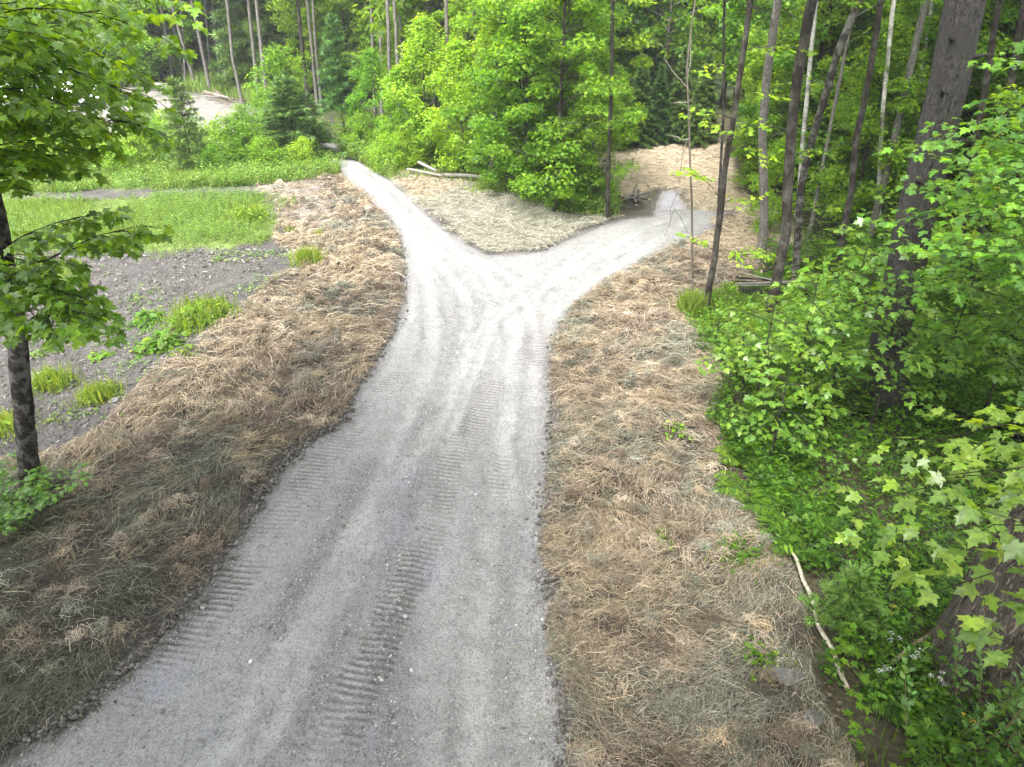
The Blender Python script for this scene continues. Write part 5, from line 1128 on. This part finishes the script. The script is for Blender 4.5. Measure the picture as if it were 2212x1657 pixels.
# pine seedling
rg = rs(850); p = on(1805, 1385); t = Tree(rg); t.trunk(np.array([[0, 0, 0], [.01, 0, .5], [.02, .0, .95]]), .010, .004, 6, .2, .02, n=8)
for i in range(30):
    f = (i+.5)/30; z = .12+.83*f; a = i*2.4; L = .34*(1-f)+.08; d = np.array([math.cos(a), math.sin(a), .35]); m = 7; s_ = np.linspace(.1, 1, m)[:, None]; q = t.at(z)+d*L*s_
    tube(t.w, q[::3], .003, 3, (.3, .22, .14)); t.leafs(np.repeat(q, 2, 0), nrm(np.repeat(np.tile(d, (m, 1)), 2, 0)+.45*rg.randn(2*m, 3)), .10*np.ones(2*m))
t.flush(TUFT, [(.07, .145, .022), (.095, .18, .03)], roll=1.5, droop=(-.5, .1)); t.make('pine_seedling', p, M_MAPLE, M_NEEDLE, 'soft needled pine seedling beside the bleached stick', 'seedling', None, 'needles', 'stem')
# white umbels and a yellow flower
def flower(seed, u, v, h, col, label, k=5):
    rg = rs(seed); p = on(u, v); e = empty('wildflower', [float(x) for x in p], label, 'flower'); m, st = MB(), MB()
    for i in range(k):
        a = rg.rand()*2*PI; tip = np.array([math.cos(a)*.05*i/k*2, math.sin(a)*.05*i/k*2, h*(.9+.15*rg.rand())]); tube(st, np.array([[.0, 0, -.03], tip*.5, tip]), [.004, .003, .002], 4, (.12, .18, .06))
        n = 26; b_ = rg.rand(n)*2*PI; r_ = .022*np.sqrt(rg.rand(n)); place(m, OVAL, tip+np.column_stack([r_*np.cos(b_), r_*np.sin(b_), .008*rg.rand(n)]), np.column_stack([np.cos(b_), np.sin(b_), .3*np.ones(n)]), .009*np.ones(n), np.array(col)*.8, rg)
    n = 14; b_ = rg.rand(n)*2*PI; lf = MB(); place(lf, OVAL, np.column_stack([.04*np.cos(b_), .04*np.sin(b_), h*.7*rg.rand(n)]), np.column_stack([np.cos(b_), np.sin(b_), .2*np.ones(n)]), .08*np.ones(n), pal(rg, n, G_MID), rg)
    st.build('stem', M_GRASS, e); m.build('blossom', M_PETAL, e); lf.build('leaves', M_LEAF, e)
for i, (u, v, lab) in enumerate([(1898, 1440, 'white flower head left of the brown stick'), (1955, 1475, 'white flower heads just below the brown stick'), (1888, 1512, 'lowest left white flower head by the old trunk'), (2003, 1530, 'white flower head right before the old trunk foot')]): flower(860+i, u, v, .42, (.75, .76, .70), lab)
flower(865, 2057, 1600, .35, (.75, .55, .04), 'small yellow flower before the old trunk', 3)
flower(866, 1905, 1372, .4, (.62, .50, .06), 'yellowish flower left of the lowest big leaves', 3)

# ------------------------------------------------------------------ thin dead stem with hanging branches in front of the far road
rg = rs(870); b, pa = lean_path(1497, 660, [(1495, 500), (1494, 432), (1491, 365), (1488, 243), (1483, 152), (1491, 73), (1501, 5)], 7.2)
t = Tree(rg); t.trunk(pa, .024, .010, 8, .3, .03, n=40, col=(.10, .085, .07))
def deadlimb(px, r0, dy=0):
    q = np.array([PY(u, v, b[1]+dy)-b for u, v in px]); n = 12; tt = np.linspace(0, 1, len(q)); x = np.linspace(0, 1, n)
    q = np.column_stack([np.interp(x, tt, q[:, i]) for i in range(3)]); q[:, 1] += np.linspace(0, .25, n); tube(t.w, q+.006*rg.randn(n, 3), np.linspace(r0, .004, n), 5, (.15, .135, .115))
deadlimb([(1489, 300), (1476, 304), (1460, 298), (1447, 297)], .012); deadlimb([(1489, 300), (1478, 320), (1474, 350), (1471, 411), (1454, 456), (1451, 500)], .011, -.1)
deadlimb([(1456, 452), (1470, 470), (1484, 495), (1490, 512)], .006, -.1); deadlimb([(1454, 456), (1448, 490), (1440, 520)], .006, -.1)
deadlimb([(1487, 222), (1470, 224), (1460, 228)], .012); deadlimb([(1486, 222), (1503, 216)], .013); deadlimb([(1485, 190), (1460, 160), (1440, 130)], .008); deadlimb([(1486, 170), (1496, 120), (1500, 70)], .010, .1)
t.make('dead_sapling', b, M_DEAD, M_LEAF, 'thin bare dead stem with broken hanging branches before the far road')
# the bent bough of the slender thicket trunk
# ------------------------------------------------------------------ white car parked at the back of the clearing, mostly behind the maple leaves
p = P(232, 222); px_ = P(90, 226); e = empty('parked_car', [float(x) for x in p], 'white car parked on the clearing, half hidden by hanging maple leaves', 'car')
dv = px_[:2]-p[:2]; e.rotation_euler = (0, 0, math.atan2(dv[1], dv[0]))          # +x runs from the nose to the tail
prof = [(0, .35), (0, .62), (.10, .78), (1.05, .98), (1.75, 1.42), (2.1, 1.50), (3.2, 1.48), (3.95, 1.05), (4.35, .98), (4.42, .6), (4.38, .33)]
def hull(prof, w0, w1f, col, m):
    n = len(prof); V = []
    for s_ in (-1, 1):
        for x, z in prof: V.append((x, s_*(w0*(1 if z < 1.0 else 1-(z-1.0)*w1f)), z))
    V = np.array(V); i = np.arange(n); m.add(V, np.stack([i, (i+1) % n, n+(i+1) % n, n+i], -1), col)
    m.add(V[:n], np.arange(n)[None], col); m.add(V[n:], np.arange(n)[::-1][None], col)
m = MB(); hull(prof, .86, .42, (.80, .80, .80), m); body = m.build('body', M_CAR, e)
bv = body.modifiers.new('edge', 'BEVEL'); bv.width = .04; bv.segments = 2
def slab(name, pts, mat, col, par, th=.012):
    pts = np.array(pts, float); nn = nrm(np.cross(pts[1]-pts[0], pts[2]-pts[0])); V = np.concatenate([pts-nn*th, pts+nn*th]); n = len(pts); i = np.arange(n); m = MB()
    m.add(V, np.concatenate([np.stack([i, (i+1) % n, n+(i+1) % n, n+i], -1)]), col); m.add(V, np.arange(n)[::-1][None], col); m.add(V, (n+np.arange(n))[None], col); return m.build(name, mat, par)
slab('windscreen', [(1.13, -.74, 1.03), (1.13, .74, 1.03), (1.72, .62, 1.40), (1.72, -.62, 1.40)], M_GLASS, (.03, .035, .04), e)
slab('rear_window', [(3.88, -.72, 1.08), (3.88, .72, 1.08), (3.30, .62, 1.42), (3.30, -.62, 1.42)], M_GLASS, (.03, .035, .04), e)
for s_ in (-1, 1):
    slab('side_window', [(1.55, s_*.835, 1.06), (2.45, s_*.835, 1.06), (2.45, s_*.71, 1.40), (1.95, s_*.71, 1.40)], M_GLASS, (.03, .035, .04), e)
    slab('side_window', [(2.55, s_*.835, 1.06), (3.6, s_*.835, 1.06), (3.2, s_*.71, 1.40), (2.55, s_*.71, 1.40)], M_GLASS, (.03, .035, .04), e)
    slab('headlight', [(.02, s_*.80, .62), (.02, s_*.50, .62), (.09, s_*.50, .76), (.09, s_*.80, .76)], M_CAR, (.55, .57, .6), e, .02)
    for x in (.82, 3.45):
        m = MB(); a = np.linspace(0, 2*PI, 21); tube(m, np.array([[x, s_*.70, .33], [x, s_*.90, .33]]), [.33, .33], 20, (.02, .02, .02), cap=True, ccol=(.02, .02, .02)); wh = m.build('wheel', M_RUBBER, e)
        m = MB(); tube(m, np.array([[x, s_*.895, .33], [x, s_*.915, .33]]), [.20, .18], 14, (.45, .45, .46), cap=True, ccol=(.45, .45, .46)); m.build('rim', M_CAR, wh)
slab('bumper', [(-.03, -.80, .36), (-.03, .80, .36), (-.03, .80, .52), (-.03, -.80, .52)], M_RUBBER, (.03, .03, .03), e, .03)
